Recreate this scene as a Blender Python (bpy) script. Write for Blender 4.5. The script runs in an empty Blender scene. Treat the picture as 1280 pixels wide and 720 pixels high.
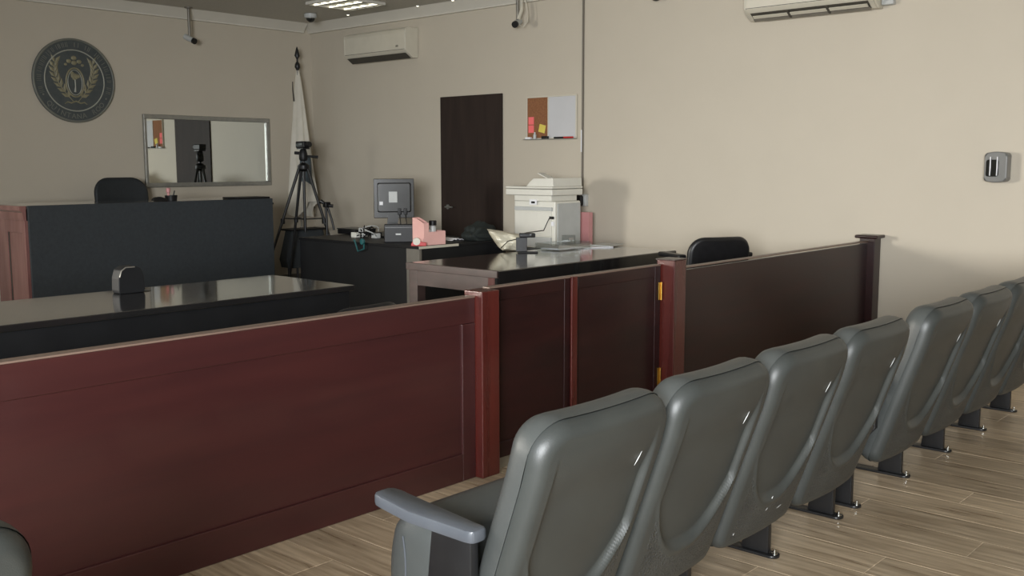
import bpy, bmesh, math, random
import numpy as np
from mathutils import Vector, Matrix
random.seed(4)
S = bpy.context.scene
COL = S.collection

# ------------------------------------------------------------------ camera, world, exposure
F_PX, PITCH, YAW, ROLL, CAM_H = 1250.33, math.radians(7.056), math.radians(47.851), math.radians(-0.102), 1.5
_fw = Vector((math.sin(YAW) * math.cos(PITCH), math.cos(YAW) * math.cos(PITCH), -math.sin(PITCH)))
_r0 = Vector((math.cos(YAW), -math.sin(YAW), 0)); _u0 = _r0.cross(_fw)
_rt = math.cos(ROLL) * _r0 + math.sin(ROLL) * _u0
_up = -math.sin(ROLL) * _r0 + math.cos(ROLL) * _u0
CAM = Vector((0, 0, CAM_H))
cd = bpy.data.cameras.new('camera'); cam = bpy.data.objects.new('camera', cd); COL.objects.link(cam)
cd.sensor_width = 36; cd.lens = F_PX * 36 / 1280; cd.clip_start = 0.05
M = Matrix((_rt, _up, -_fw)).transposed().to_4x4(); M.translation = CAM
cam.matrix_world = M
S.camera = cam
def ray(x, y):
    return (_fw * F_PX + _rt * (x - 640) + _up * (360 - y)).normalized()
def onx(x, y, X): d = ray(x, y); return CAM + d * ((X - CAM.x) / d.x)
def ony(x, y, Y): d = ray(x, y); return CAM + d * ((Y - CAM.y) / d.y)
def onz(x, y, Z): d = ray(x, y); return CAM + d * ((Z - CAM.z) / d.z)

vs = S.view_settings
vs.view_transform = 'Standard'; vs.look = 'None'; vs.gamma = 1.0; vs.exposure = 0.0; vs.use_curve_mapping = False
wd = bpy.data.worlds.new('daylight'); S.world = wd; wd.use_nodes = True
wd.node_tree.nodes['Background'].inputs[0].default_value = (0.75, 0.87, 1.0, 1)
wd.node_tree.nodes['Background'].inputs[1].default_value = 1.0

XR, YL, XL, YB, ZC = 8.0, 10.716, -1.8, -2.4, 3.27      # right wall, far wall, left wall, rear wall, ceiling
WALLTOP = 3.17
def area(name, loc, target, sx, sy, power, col, spread=180):
    l = bpy.data.lights.new(name, 'AREA'); l.shape = 'RECTANGLE'; l.size = sx; l.size_y = sy
    l.energy = power; l.color = col; l.spread = math.radians(spread)
    o = bpy.data.objects.new(name, l); COL.objects.link(o); o.location = loc
    o.rotation_euler = (Vector(target) - Vector(loc)).to_track_quat('-Z', 'Y').to_euler()
    return o
# daylight from the bright yard outside the two windows of the left wall
area('window_daylight', (-3.3, 11.15, 2.25), (8.0, 2.4, 1.0), 2.8, 2.2, 530, (1.0, 0.95, 0.85), 100)
area('window_daylight.001', (-3.3, -1.3, 1.85), (3.4, 4.2, 0.8), 2.6, 1.7, 860, (0.95, 0.98, 1.0), 150)

# ------------------------------------------------------------------ materials
def lin(c):
    return tuple(((v / 255) / 12.92 if v / 255 <= 0.04045 else ((v / 255 + 0.055) / 1.055) ** 2.4) for v in c) + (1,)
def mat(name, c1, c2=None, scale=8, rough=0.5, metal=0, bump=0, bscale=None, stretch=(1, 1, 1), coat=0, spec=0.5, rvar=0, detail=4, randomize=0, trans=0):
    m = bpy.data.materials.new(name); m.use_nodes = True
    nt = m.node_tree; N = nt.nodes; L = nt.links; b = N['Principled BSDF']
    tc = N.new('ShaderNodeTexCoord'); mp = N.new('ShaderNodeMapping'); mp.inputs['Scale'].default_value = stretch
    L.new(tc.outputs['Object'], mp.inputs['Vector'])
    nz = N.new('ShaderNodeTexNoise'); nz.inputs['Scale'].default_value = scale; nz.inputs['Detail'].default_value = detail
    L.new(mp.outputs[0], nz.inputs['Vector'])
    rp = N.new('ShaderNodeValToRGB'); rp.color_ramp.elements[0].position = 0.3; rp.color_ramp.elements[1].position = 0.7
    rp.color_ramp.elements[0].color = lin(c1); rp.color_ramp.elements[1].color = lin(c2 or c1)
    L.new(nz.outputs['Fac'], rp.inputs[0])
    col = rp.outputs[0]
    if randomize:
        oi = N.new('ShaderNodeObjectInfo'); hs = N.new('ShaderNodeHueSaturation')
        mr = N.new('ShaderNodeMapRange'); mr.inputs['To Min'].default_value = 1 - randomize; mr.inputs['To Max'].default_value = 1 + randomize
        L.new(oi.outputs['Random'], mr.inputs['Value']); L.new(mr.outputs[0], hs.inputs['Value']); L.new(col, hs.inputs['Color']); col = hs.outputs[0]
        ad = N.new('ShaderNodeVectorMath'); ad.operation = 'ADD'; sc = N.new('ShaderNodeVectorMath'); sc.operation = 'SCALE'; sc.inputs['Scale'].default_value = 37
        cx = N.new('ShaderNodeCombineXYZ'); L.new(oi.outputs['Random'], cx.inputs[0]); L.new(oi.outputs['Random'], cx.inputs[1])
        L.new(cx.outputs[0], sc.inputs[0]); L.new(mp.outputs[0], ad.inputs[0]); L.new(sc.outputs[0], ad.inputs[1]); L.new(ad.outputs[0], nz.inputs['Vector'])
    L.new(col, b.inputs['Base Color'])
    b.inputs['Roughness'].default_value = rough; b.inputs['Metallic'].default_value = metal
    b.inputs['Specular IOR Level'].default_value = spec; b.inputs['Coat Weight'].default_value = coat; b.inputs['Coat Roughness'].default_value = 0.12
    if trans: b.inputs['Transmission Weight'].default_value = trans
    if rvar:
        mr = N.new('ShaderNodeMapRange'); mr.inputs['To Min'].default_value = max(0.02, rough - rvar); mr.inputs['To Max'].default_value = rough + rvar
        L.new(nz.outputs['Fac'], mr.inputs['Value']); L.new(mr.outputs[0], b.inputs['Roughness'])
    if bump:
        n2 = N.new('ShaderNodeTexNoise'); n2.inputs['Scale'].default_value = bscale or scale * 6; n2.inputs['Detail'].default_value = 3
        L.new(mp.outputs[0], n2.inputs['Vector'])
        bp = N.new('ShaderNodeBump'); bp.inputs['Strength'].default_value = bump; bp.inputs['Distance'].default_value = 0.01
        L.new(n2.outputs['Fac'], bp.inputs['Height']); L.new(bp.outputs[0], b.inputs['Normal'])
    return m
def emit(name, c, s):
    m = bpy.data.materials.new(name); m.use_nodes = True; b = m.node_tree.nodes['Principled BSDF']
    b.inputs['Base Color'].default_value = lin(c); b.inputs['Emission Color'].default_value = lin(c); b.inputs['Emission Strength'].default_value = s
    return m
def pane_mat(name, fac=0.08, tint=(1, 1, 1)):
    m = bpy.data.materials.new(name); m.use_nodes = True; nt = m.node_tree; nt.nodes.clear()
    o = nt.nodes.new('ShaderNodeOutputMaterial'); mx = nt.nodes.new('ShaderNodeMixShader'); t = nt.nodes.new('ShaderNodeBsdfTransparent'); g = nt.nodes.new('ShaderNodeBsdfGlossy')
    t.inputs[0].default_value = tint + (1,); g.inputs['Roughness'].default_value = 0.05; mx.inputs[0].default_value = fac
    nt.links.new(t.outputs[0], mx.inputs[1]); nt.links.new(g.outputs[0], mx.inputs[2]); nt.links.new(mx.outputs[0], o.inputs[0])
    return m
MT = dict(
    wall=mat('painted_plaster', (191, 182, 166), (193, 184, 168), 3, 0.55, bump=0.05, bscale=260),
    ceil=mat('ceiling_board', (190, 186, 176), (198, 194, 184), 30, 0.8, bump=0.15, bscale=160),
    soffit=mat('soffit_paint', (204, 199, 187), (208, 203, 191), 4, 0.6),
    plank=mat('wood_plank', (146, 127, 103), (206, 186, 158), 3.2, 0.3, stretch=(11, 0.8, 1), bump=0.12, bscale=9, rvar=0.08, randomize=0.2),
    floor2=mat('court_floor', (150, 138, 118), (168, 156, 134), 2.2, 0.35, stretch=(5, 0.8, 1)),
    base=mat('baseboard_paint', (112, 106, 96), None, 4, 0.5),
    mahog=mat('mahogany', (55, 27, 27), (62, 30, 29), 2.0, 0.32, stretch=(0.9, 4, 9), coat=0.3, rvar=0.03),
    mahogv=mat('mahogany_upright', (66, 26, 22), (84, 32, 26), 2.0, 0.28, stretch=(9, 9, 0.8), coat=0.35, rvar=0.06),
    mahogd=mat('dark_mahogany', (32, 15, 15), (44, 19, 18), 2.0, 0.34, stretch=(0.9, 4, 7), coat=0.12, spec=0.35, rvar=0.03),
    cap=mat('pale_wood_edge', (124, 104, 92), (106, 88, 78), 6, 0.4, stretch=(0.5, 4, 4)),  # paler brown than the boards below it
    leather=mat('charcoal_vinyl', (53, 56, 55), (60, 63, 61), 5, 0.42, bump=0.10, bscale=420, rvar=0.07, spec=0.5),
    leatherdot=mat('pebbled_plastic', (52, 54, 53), (66, 68, 66), 6, 0.45, bump=0.9, bscale=130),
    cushion=mat('charcoal_vinyl_cushion', (66, 69, 68), (76, 79, 78), 4, 0.42, bump=0.10, bscale=400),
    armgrey=mat('grey_plastic', (78, 82, 88), (86, 90, 96), 10, 0.35),
    blackmetal=mat('black_metal', (22, 22, 23), (30, 30, 31), 9, 0.4),
    blackplastic=mat('black_plastic', (15, 15, 17), (21, 21, 23), 12, 0.45, spec=0.35),
    chrome=mat('chrome', (205, 205, 200), None, 5, 0.2, metal=1),
    brass=mat('brass', (212, 176, 92), (190, 150, 70), 20, 0.28, metal=1),
    blackcloth=mat('black_cloth', (44, 49, 53), (50, 55, 59), 40, 0.75, bump=0.25, bscale=220),
    blackglass=mat('black_lacquer', (30, 30, 30), (36, 35, 35), 3, 0.05, coat=0.8, spec=0.8),
    blackfront=mat('black_laminate', (19, 20, 22), (25, 26, 28), 5, 0.55, spec=0.3),
    witness=mat('walnut_laminate', (58, 45, 42), (72, 57, 53), 2.5, 0.4, stretch=(1, 3, 8), coat=0.2),
    witnesstop=mat('dark_walnut_top', (40, 31, 29), (56, 43, 40), 2.5, 0.12, stretch=(1, 5, 1), coat=0.6, spec=0.6),
    benchside=mat('reddish_veneer', (124, 84, 80), (148, 106, 100), 2.5, 0.2, stretch=(3, 3, 0.7), coat=0.4),
    door=mat('dark_wenge_door', (40, 31, 27), (50, 39, 34), 3, 0.6, stretch=(6, 6, 0.6), spec=0.25),
    alu=mat('brushed_aluminium', (150, 150, 145), (164, 164, 158), 14, 0.35, metal=0.7),
    white=mat('white_plastic', (214, 212, 202), (220, 218, 208), 8, 0.38),
    whitegrey=mat('light_grey_plastic', (178, 180, 178), (186, 188, 186), 8, 0.4),
    cream=mat('cream_plastic', (198, 192, 176), (204, 198, 182), 8, 0.35),
    darkslot=mat('dark_vent', (62, 58, 52), (72, 68, 60), 20, 0.6),
    cork=mat('cork', (126, 82, 52), (148, 100, 66), 60, 0.85, bump=0.3),
    wboard=mat('whiteboard', (196, 196, 198), (202, 202, 204), 3, 0.2),
    pinknote=mat('pink_paper', (240, 112, 112), (246, 122, 120), 5, 0.8),
    yellownote=mat('yellow_paper', (214, 196, 88), (222, 204, 98), 5, 0.8),
    paper=mat('white_paper', (228, 228, 232), (236, 236, 240), 5, 0.75),
    pinkbox=mat('pink_card', (230, 178, 170), (238, 188, 180), 6, 0.7),
    red=mat('red_plastic', (190, 36, 38), None, 6, 0.4),
    pinkbind=mat('pink_binder', (196, 138, 138), (206, 150, 150), 6, 0.5),
    teal=mat('teal_plastic', (24, 62, 66), (36, 96, 98), 12, 0.4),
    plasticbag=mat('crumpled_plastic', (190, 184, 164), (226, 220, 200), 9, 0.3, bump=0.5, bscale=26),
    clear=pane_mat('clear_acrylic', 0.18, (0.9, 0.92, 0.92)),
    glass=pane_mat('window_glass', 0.06),
    sealdark=mat('seal_bronze_dark', (66, 73, 75), (78, 83, 83), 14, 0.45),
    sealring=mat('seal_silver_ring', (164, 164, 152), None, 10, 0.4),
    sealgold=mat('seal_old_gold', (126, 121, 98), (146, 139, 110), 20, 0.5),
    sealedge=mat('seal_edge', (108, 110, 103), (120, 120, 110), 10, 0.5),
    flag=mat('flag_satin', (196, 190, 176), (206, 200, 186), 6, 0.6),
    flagdark=mat('flag_emblem', (58, 68, 74), (78, 88, 92), 14, 0.7),
    greydev=mat('grey_dispenser', (116, 116, 114), (124, 124, 122), 8, 0.35),
    smoke=mat('smoked_window', (34, 34, 32), None, 8, 0.15),
    monitor=mat('monitor_grey', (38, 38, 37), (46, 46, 45), 10, 0.3),
    officemesh=mat('office_chair_fabric', (26, 31, 35), (34, 39, 43), 50, 0.6, bump=0.2, bscale=260),
    officevinyl=mat('office_chair_vinyl', (20, 20, 22), (28, 28, 30), 30, 0.4, bump=0.1, bscale=240),
    shine=emit('glint_glow', (255, 250, 228), 2.2),
    mirror=mat('mirror_silver', (222, 226, 222), None, 2, 0.015, metal=1),
    steelgrey=mat('steel_grey', (140, 136, 128), (128, 124, 116), 10, 0.35, metal=0.5),
)

# ------------------------------------------------------------------ mesh helpers
def merge(bm, tb):
    me = bpy.data.meshes.new('t'); tb.to_mesh(me); tb.free(); bm.from_mesh(me); bpy.data.meshes.remove(me)
def box(bm, x0, x1, y0, y1, z0, z1, bev=0, seg=2, rot=None, org=None):
    t = bmesh.new()
    vs_ = [t.verts.new((x, y, z)) for x in (x0, x1) for y in (y0, y1) for z in (z0, z1)]
    for f in ((0, 1, 3, 2), (4, 6, 7, 5), (0, 4, 5, 1), (2, 3, 7, 6), (0, 2, 6, 4), (1, 5, 7, 3)): t.faces.new([vs_[i] for i in f])
    bmesh.ops.recalc_face_normals(t, faces=t.faces)
    if bev: bmesh.ops.bevel(t, geom=list(t.edges), offset=bev, segments=seg, affect='EDGES', profile=0.5)
    if rot is not None:
        o = Vector(org) if org is not None else Vector(((x0 + x1) / 2, (y0 + y1) / 2, (z0 + z1) / 2))
        bmesh.ops.rotate(t, verts=t.verts, cent=o, matrix=rot)
    merge(bm, t); return bm
def B(*a, **k): return box(bmesh.new(), *a, **k)
def RX(d): return Matrix.Rotation(math.radians(d), 3, 'X')
def RY(d): return Matrix.Rotation(math.radians(d), 3, 'Y')
def RZ(d): return Matrix.Rotation(math.radians(d), 3, 'Z')
def tube(bm, pts, r, n=8, closed=False, caps=True):
    pts = [Vector(p) for p in pts]; k = len(pts); rings = []
    rr = r if isinstance(r, (list, tuple)) else [r] * k
    ref = None
    for i, p in enumerate(pts):
        a = pts[i - 1] if (i > 0 or closed) else p
        b_ = pts[(i + 1) % k] if (i < k - 1 or closed) else p
        d = (b_ - a).normalized()
        if ref is None:
            ref = Vector((0, 0, 1)) if abs(d.z) < 0.9 else Vector((1, 0, 0))
        u = d.cross(ref).normalized(); v = u.cross(d).normalized(); ref = v
        rings.append([bm.verts.new(p + (u * math.cos(2 * math.pi * j / n) + v * math.sin(2 * math.pi * j / n)) * rr[i]) for j in range(n)])
    for i in range(k if closed else k - 1):
        A, C = rings[i], rings[(i + 1) % k]
        for j in range(n): bm.faces.new((A[j], A[(j + 1) % n], C[(j + 1) % n], C[j]))
    if caps and not closed:
        bm.faces.new(rings[0][::-1]); bm.faces.new(rings[-1])
    return bm
def T(*a, **k): return tube(bmesh.new(), *a, **k)
def lathe(bm, prof, n=24, c=(0, 0, 0), axis='z'):
    rings = []
    for r, h in prof:
        ring = []
        for j in range(n):
            a = 2 * math.pi * j / n; x, y = r * math.cos(a), r * math.sin(a)
            p = (x, y, h) if axis == 'z' else ((h, x, y) if axis == 'x' else (x, h, y))
            ring.append(bm.verts.new((p[0] + c[0], p[1] + c[1], p[2] + c[2])))
        rings.append(ring)
    for A, C in zip(rings, rings[1:]):
        for j in range(n): bm.faces.new((A[j], A[(j + 1) % n], C[(j + 1) % n], C[j]))
    bm.faces.new(rings[0][::-1]); bm.faces.new(rings[-1])
    bmesh.ops.recalc_face_normals(bm, faces=bm.faces)
    return bm
def LA(*a, **k): return lathe(bmesh.new(), *a, **k)
def prism(bm, poly, lo, hi, axis='y', bev=0):
    t = bmesh.new()
    def P(a, b_, h): return {'y': (a, h, b_), 'x': (h, a, b_), 'z': (a, b_, h)}[axis]
    A = [t.verts.new(P(a, b_, lo)) for a, b_ in poly]; C = [t.verts.new(P(a, b_, hi)) for a, b_ in poly]
    t.faces.new(A); t.faces.new(C[::-1]); n = len(poly)
    for i in range(n): t.faces.new((A[i], C[i], C[(i + 1) % n], A[(i + 1) % n]))
    bmesh.ops.recalc_face_normals(t, faces=t.faces)
    if bev: bmesh.ops.bevel(t, geom=[e for e in t.edges], offset=bev, segments=2, affect='EDGES', profile=0.5)
    merge(bm, t); return bm
def rrect(w, h, r, n=8, rb=None):
    """rounded rectangle outline centred on 0: half sizes w,h; corner radius r (top) rb (bottom)"""
    rb = r if rb is None else rb; out = []
    for cx, cy, a0, q in ((w, h, 0, r), (-w, h, 90, r), (-w, -h, 180, rb), (w, -h, 270, rb)):
        q = max(q, 0.0005); sx = 1 if cx > 0 else -1; sy = 1 if cy > 0 else -1
        for i in range(n + 1):
            a = math.radians(a0 + 90 * i / n)
            out.append((cx - sx * q + q * math.cos(a), cy - sy * q + q * math.sin(a)))
    return out
def pillow(bm, w, h, r, rb, depth, fn, n=8, inner=6, seg=6, round_=None, sub=8):
    """dome over a rounded rectangle; fn(u, v, d) gives the 3-D point; side edges filled with points"""
    R = round_ or depth; rings = []
    def outline(e):
        o = rrect(max(w - e, 0.004), max(h - e, 0.004), max(r - e, 0.003), n, max(rb - e, 0.003))
        # add intermediate points along the straight sides
        res = []
        m = n + 1
        for k in range(4):
            seg_ = o[k * m:(k + 1) * m]; nx = o[((k + 1) * m) % len(o)]
            res += seg_
            a = seg_[-1]
            for i in range(1, sub): res.append((a[0] + (nx[0] - a[0]) * i / sub, a[1] + (nx[1] - a[1]) * i / sub))
        return res
    for i in range(seg + 1):
        a = math.pi / 2 * i / seg; rings.append((outline(R * (1 - math.cos(a))), depth * math.sin(a)))
    mx = min(w, h) - R
    for i in range(1, inner + 1):
        rings.append((outline(R + mx * i / inner * 0.985), depth))
    vr = [[bm.verts.new(fn(u, v, d)) for u, v in o] for o, d in rings]
    k = len(vr[0])
    for A, C in zip(vr, vr[1:]):
        for j in range(k): bm.faces.new((A[j], A[(j + 1) % k], C[(j + 1) % k], C[j]))
    bm.faces.new(vr[-1])
    return vr
def link(o, parent=None):
    COL.objects.link(o)
    if parent is not None: o.parent = parent
    return o
def obj(name, bm, m, parent=None, world=True, smooth=50):
    """ONE mesh object; world=True: coordinates are world, shifted into the parent's frame"""
    if parent is not None and world:
        off = parent.location.copy()
        pp = parent.parent
        while pp is not None: off += pp.location; pp = pp.parent
        bmesh.ops.translate(bm, verts=bm.verts, vec=-off)
    if smooth:
        bm.normal_update(); lim = math.radians(smooth)
        for f in bm.faces: f.smooth = True
        for e in bm.edges:
            if len(e.link_faces) == 2 and e.calc_face_angle(0) > lim: e.smooth = False
    me = bpy.data.meshes.new(name); bm.to_mesh(me); bm.free()
    for x in (m if isinstance(m, (list, tuple)) else [m]): me.materials.append(MT[x] if isinstance(x, str) else x)
    o = link(bpy.data.objects.new(name, me), parent)
    if smooth:
        wn = o.modifiers.new('weighted', 'WEIGHTED_NORMAL'); wn.keep_sharp = True
    return o
def tag(o, label, cat, group=None):
    o['label'] = label; o['category'] = cat
    if group: o['group'] = group
    return o
def thing(name, label, cat, loc=(0, 0, 0), rotz=0, group=None):
    o = bpy.data.objects.new(name, None); COL.objects.link(o); o.location = loc; o.rotation_euler = (0, 0, rotz); o.empty_display_size = 0.1
    return tag(o, label, cat, group)
def struct(name, bm, m, parent=None, smooth=50):
    o = obj(name, bm, m, parent, smooth=smooth)
    if parent is None: o['kind'] = 'structure'
    return o
def lab(o, s): o['label'] = s; return o
def copy_tree(o, parent=None):
    c = o.copy(); COL.objects.link(c); c.parent = parent
    for ch in list(o.children): copy_tree(ch, c)
    return c

# ------------------------------------------------------------------ the room
RAILY = 3.224                                  # front faces of the rail posts
fl = struct('floor', B(XL, XR, YB, YL, -0.12, -0.01), 'floor2')
struct('floor_court', B(XL, XR, RAILY + 0.06, YL, -0.0099, 0.0), 'floor2')
PW, PL = 0.205, 1.24
pm = {}
def plank_mesh(ln):
    k = round(ln, 3)
    if k not in pm:
        t = B(-PW / 2 + 0.0007, PW / 2 - 0.0007, -ln / 2 + 0.0007, ln / 2 - 0.0007, -0.0098, 0.0, bev=0.0016, seg=1)
        me = bpy.data.meshes.new('plank'); t.to_mesh(me); t.free(); me.materials.append(MT['plank']); pm[k] = me
    return pm[k]
col_x = XR - 39 * PW
ix = 0
while col_x + PW < XR + 0.001:
    y = -0.75 - (0, 0.78, 0.32, 1.05, 0.55)[ix % 5]
    while y < RAILY + 0.06:
        y1 = min(y + PL, RAILY + 0.06); ys = max(y, -0.75)
        if y1 - ys > 0.04:
            o = bpy.data.objects.new('plank', plank_mesh(y1 - ys)); link(o, fl); o.location = (col_x + PW / 2, (ys + y1) / 2, 0)
        y += PL
    col_x += PW; ix += 1

struct('ceiling', B(XL, XR, YB, YL, ZC, ZC + 0.12), 'ceil')
CRW = 0.13
def crown(o): return [(o, WALLTOP - 0.012), (o - 0.045, WALLTOP - 0.012), (o - 0.045, WALLTOP + 0.012), (o - CRW + 0.01, ZC - 0.012), (o - CRW, ZC - 0.001), (o, ZC - 0.001)]
struct('trim_1', prism(bmesh.new(), crown(XR), YB, YL, 'y'), 'soffit')
struct('trim_2', prism(bmesh.new(), crown(YL), XL, XR - CRW, 'x'), 'soffit')
struct('wall_right', B(XR, XR + 0.15, YB, YL + 0.15, -0.12, ZC + 0.12), 'wall')
struct('wall_far', B(XL - 0.15, XR, YL, YL + 0.15, -0.12, ZC + 0.12), 'wall')
struct('wall_rear', B(XL - 0.15, XR + 0.15, YB - 0.15, YB, -0.12, ZC + 0.12), 'wall')
struct('baseboard_far', B(XL, XR, YL - 0.015, YL, 0, 0.1, bev=0.003), 'base')
# left wall with two window openings
WIN = [(7.2, 10.2, 0.95, 2.75), (-2.1, 1.6, 0.95, 2.6)]
wl = bmesh.new()
ys = sorted([YB, YL + 0.15] + [v for w in WIN for v in w[:2]])
for a, b_ in zip(ys, ys[1:]):
    w = [w for w in WIN if abs(w[0] - a) < 1e-6]
    if w:
        box(wl, XL - 0.15, XL, a, b_, -0.12, w[0][2]); box(wl, XL - 0.15, XL, a, b_, w[0][3], ZC + 0.12)
    else: box(wl, XL - 0.15, XL, a, b_, -0.12, ZC + 0.12)
struct('wall_left', wl, 'wall')
for i, (a, b_, z0, z1) in enumerate(WIN):
    fr = bmesh.new(); t = 0.05; x0, x1 = XL - 0.1, XL - 0.05
    box(fr, x0, x1, a, b_, z0, z0 + t); box(fr, x0, x1, a, b_, z1 - t, z1)
    box(fr, x0, x1, a, a + t, z0 + t, z1 - t); box(fr, x0, x1, b_ - t, b_, z0 + t, z1 - t)
    wo = struct('window_%d' % (i + 1), fr, 'alu')
    mid = (a + b_) / 2
    obj('mullion', B(x0, x1, mid - 0.025, mid + 0.025, z0 + t, z1 - t), 'alu', wo)
    obj('pane', B(XL - 0.078, XL - 0.072, a + t, mid - 0.025, z0 + t, z1 - t), 'glass', wo)
    obj('pane', B(XL - 0.078, XL - 0.072, mid + 0.025, b_ - t, z0 + t, z1 - t), 'glass', wo)

# dark door, nearly flush with the right wall
DY0, DY1, DZ = 7.366, 8.315, 2.253
dr = struct('door_1', B(XR - 0.02, XR - 0.001, DY0, DY1, 0.0, DZ, bev=0.003), 'door')
h = bmesh.new()
hp = Vector((XR - 0.02, 8.2, 1.02))
lathe(h, [(0.026, -0.012), (0.026, 0.0)], 16, (hp.x, hp.y, hp.z), 'x')
tube(h, [hp + Vector((-0.012, 0, 0)), hp + Vector((-0.05, 0, 0)), hp + Vector((-0.055, -0.015, 0)), hp + Vector((-0.055, -0.12, 0))], 0.009, 8)
obj('door_handle', h, 'alu', dr)

# ------------------------------------------------------------------ courtroom rail and gate
RT = 0.882
def rail_left():
    t = thing('railing_section', 'long dark red mahogany bar rail with recessed panel, ending at the gate', 'railing', (1.6, RAILY + 0.08, 0))
    xe = 3.352; f = RAILY + 0.046
    obj('panel', B(XL + 0.01, xe - 0.01, f + 0.012, f + 0.042, 0.09, RT - 0.03), 'mahog', t)
    obj('top_board', B(XL + 0.01, xe, f, f + 0.052, RT - 0.125, RT - 0.006, bev=0.004), 'mahog', t)
    obj('bottom_board', B(XL + 0.01, xe - 0.088, f - 0.002, f + 0.052, 0.001, 0.135, bev=0.004), 'mahog', t)
    obj('stile', B(xe - 0.086, xe, f, f + 0.052, 0.001, RT - 0.126, bev=0.004), 'mahog', t)
    lab(obj('top_edge', B(XL + 0.01, xe - 0.001, f - 0.003, f + 0.056, RT - 0.006, RT + 0.002, bev=0.0025), 'cap', t), 'pale top edge')
    obj('post', B(xe + 0.001, xe + 0.121, RAILY, RAILY + 0.12, 0.001, RT + 0.024, bev=0.005), 'mahogv', t)
    # small round door stop on the floor board
    return t
rail_left()
G0, GM, G1, GZ = 3.478, 4.115, 4.957, 0.908
GF = RAILY + 0.075
def gate(x0, x1, label, hinge_x, sgn):
    t = thing('gate_leaf', label, 'gate', ((x0 + x1) / 2, GF + 0.02, 0), 0, 'leaves of the rail gate')
    obj('panel', B(x0 + 0.05, x1 - 0.05, GF + 0.006, GF + 0.032, 0.1, GZ - 0.04), 'mahogd', t)
    obj('stile', B(x0, x0 + 0.055, GF, GF + 0.038, 0.045, GZ - 0.006, bev=0.004), 'mahogd', t)
    obj('stile', B(x1 - 0.055, x1, GF, GF + 0.038, 0.045, GZ - 0.006, bev=0.004), 'mahogd', t)
    obj('bottom_board', B(x0 + 0.056, x1 - 0.056, GF - 0.002, GF + 0.038, 0.045, 0.125, bev=0.004), 'mahogd', t)
    obj('top_board', B(x0 + 0.056, x1 - 0.056, GF, GF + 0.038, GZ - 0.07, GZ - 0.006, bev=0.003), 'mahogd', t)
    lab(obj('top_edge', B(x0, x1, GF - 0.002, GF + 0.042, GZ - 0.006, GZ + 0.003, bev=0.003), 'cap', t), 'pale top edge')
    for z in (0.185, 0.70):
        if sgn > 0:
            h = B(hinge_x - 0.022, hinge_x - 0.004, GF - 0.006, GF + 0.0, z, z + 0.105, bev=0.002)
            tube(h, [(hinge_x - 0.002, GF - 0.009, z), (hinge_x - 0.002, GF - 0.009, z + 0.105)], 0.006, 8)
            lab(obj('hinge', h, 'brass', t), 'brass butt hinge')
    return t
gate(G0, GM - 0.002, 'narrower dark mahogany gate leaf beside the long rail section', G0, -1)
g2 = gate(GM + 0.002, G1, 'wider dark mahogany gate leaf with brass hinges', G1, 1)
lab(obj('meeting_strip', B(GM - 0.014, GM + 0.034, GF - 0.016, GF - 0.002, 0.05, GZ + 0.001, bev=0.004), 'mahogv', g2), 'red-brown meeting strip')
def rail_right():
    t = thing('railing_section', 'short dark mahogany bar rail running from the gate to the side wall', 'railing', (6.4, RAILY + 0.08, 0))
    x0 = 4.968
    lab(obj('post', B(x0, x0 + 0.125, RAILY - 0.015, RAILY + 0.11, 0.001, 0.935, bev=0.004), 'mahogv', t), 'red-brown hinge post')
    obj('post_cap', B(x0 - 0.006, x0 + 0.131, RAILY - 0.021, RAILY + 0.116, 0.935, 0.943, bev=0.003), 'witness', t)
    f = RAILY + 0.03
    obj('panel', B(x0 + 0.126, 7.86, f + 0.01, f + 0.04, 0.06, RT - 0.02), 'mahogd', t)
    obj('bottom_board', B(x0 + 0.126, 7.86, f, f + 0.05, 0.001, 0.12, bev=0.004), 'mahogd', t)
    obj('stile', B(x0 + 0.126, x0 + 0.2, f, f + 0.05, 0.121, RT - 0.008, bev=0.004), 'mahogd', t)
    lab(obj('top_edge', B(x0 + 0.126, 7.86, f + 0.002, f + 0.05, RT - 0.008, RT + 0.001, bev=0.003), 'cap', t), 'pale top edge')
    p = obj('end_post', B(7.862, 7.985, RAILY - 0.02, RAILY + 0.105, 0.001, 0.905, bev=0.004), 'mahogd', t)
    obj('post_cap', B(7.83, 7.998, RAILY - 0.05, RAILY + 0.135, 0.905, 0.93, bev=0.008), 'mahogd', p)
rail_right()

# ------------------------------------------------------------------ auditorium chairs
CH_Y = 1.80; PITCHX = 0.573
Bp, Tp = Vector((0, -0.107, 0.193)), Vector((0, -0.352, 0.896))
Wd = (Tp - Bp).normalized(); Hh = (Tp - Bp).length / 2; Mid = (Tp + Bp) / 2
Nr = Vector((0, -Wd.z, Wd.y))                      # rearward normal of the back
HW = 0.274
def sst(a, b_, x): x = min(1, max(0, (x - a) / (b_ - a))); return x * x * (3 - 2 * x)
def arc(u): return -0.185 + 0.17 * min(1.2, abs(u) / 0.205) ** 2.6
def back_pt(u, v, d):
    # slight barrel curve: the sides come forward, the top rolls forward
    bend = -0.016 * (u / HW) ** 2 - 0.010 * sst(0.2, 0.36, v)
    taper = 1 - 0.03 * sst(0.0, -0.36, v)
    return Mid + Vector((u * taper, 0, 0)) + Wd * v + Nr * (d + bend)
def shell_fn(u, v, d):
    k = sst(0.0, 0.042, d)
    side = sst(0.216, 0.2, abs(u)); e = v - arc(u)
    m = side * sst(-0.03, 0.004, e) * sst(0.31, 0.12, v)
    lip = math.exp(-((e + 0.032) / 0.018) ** 2) * sst(0.25, 0.2, abs(u))
    return back_pt(u, v, d + k * (-0.020 * m + 0.005 * lip))
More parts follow.
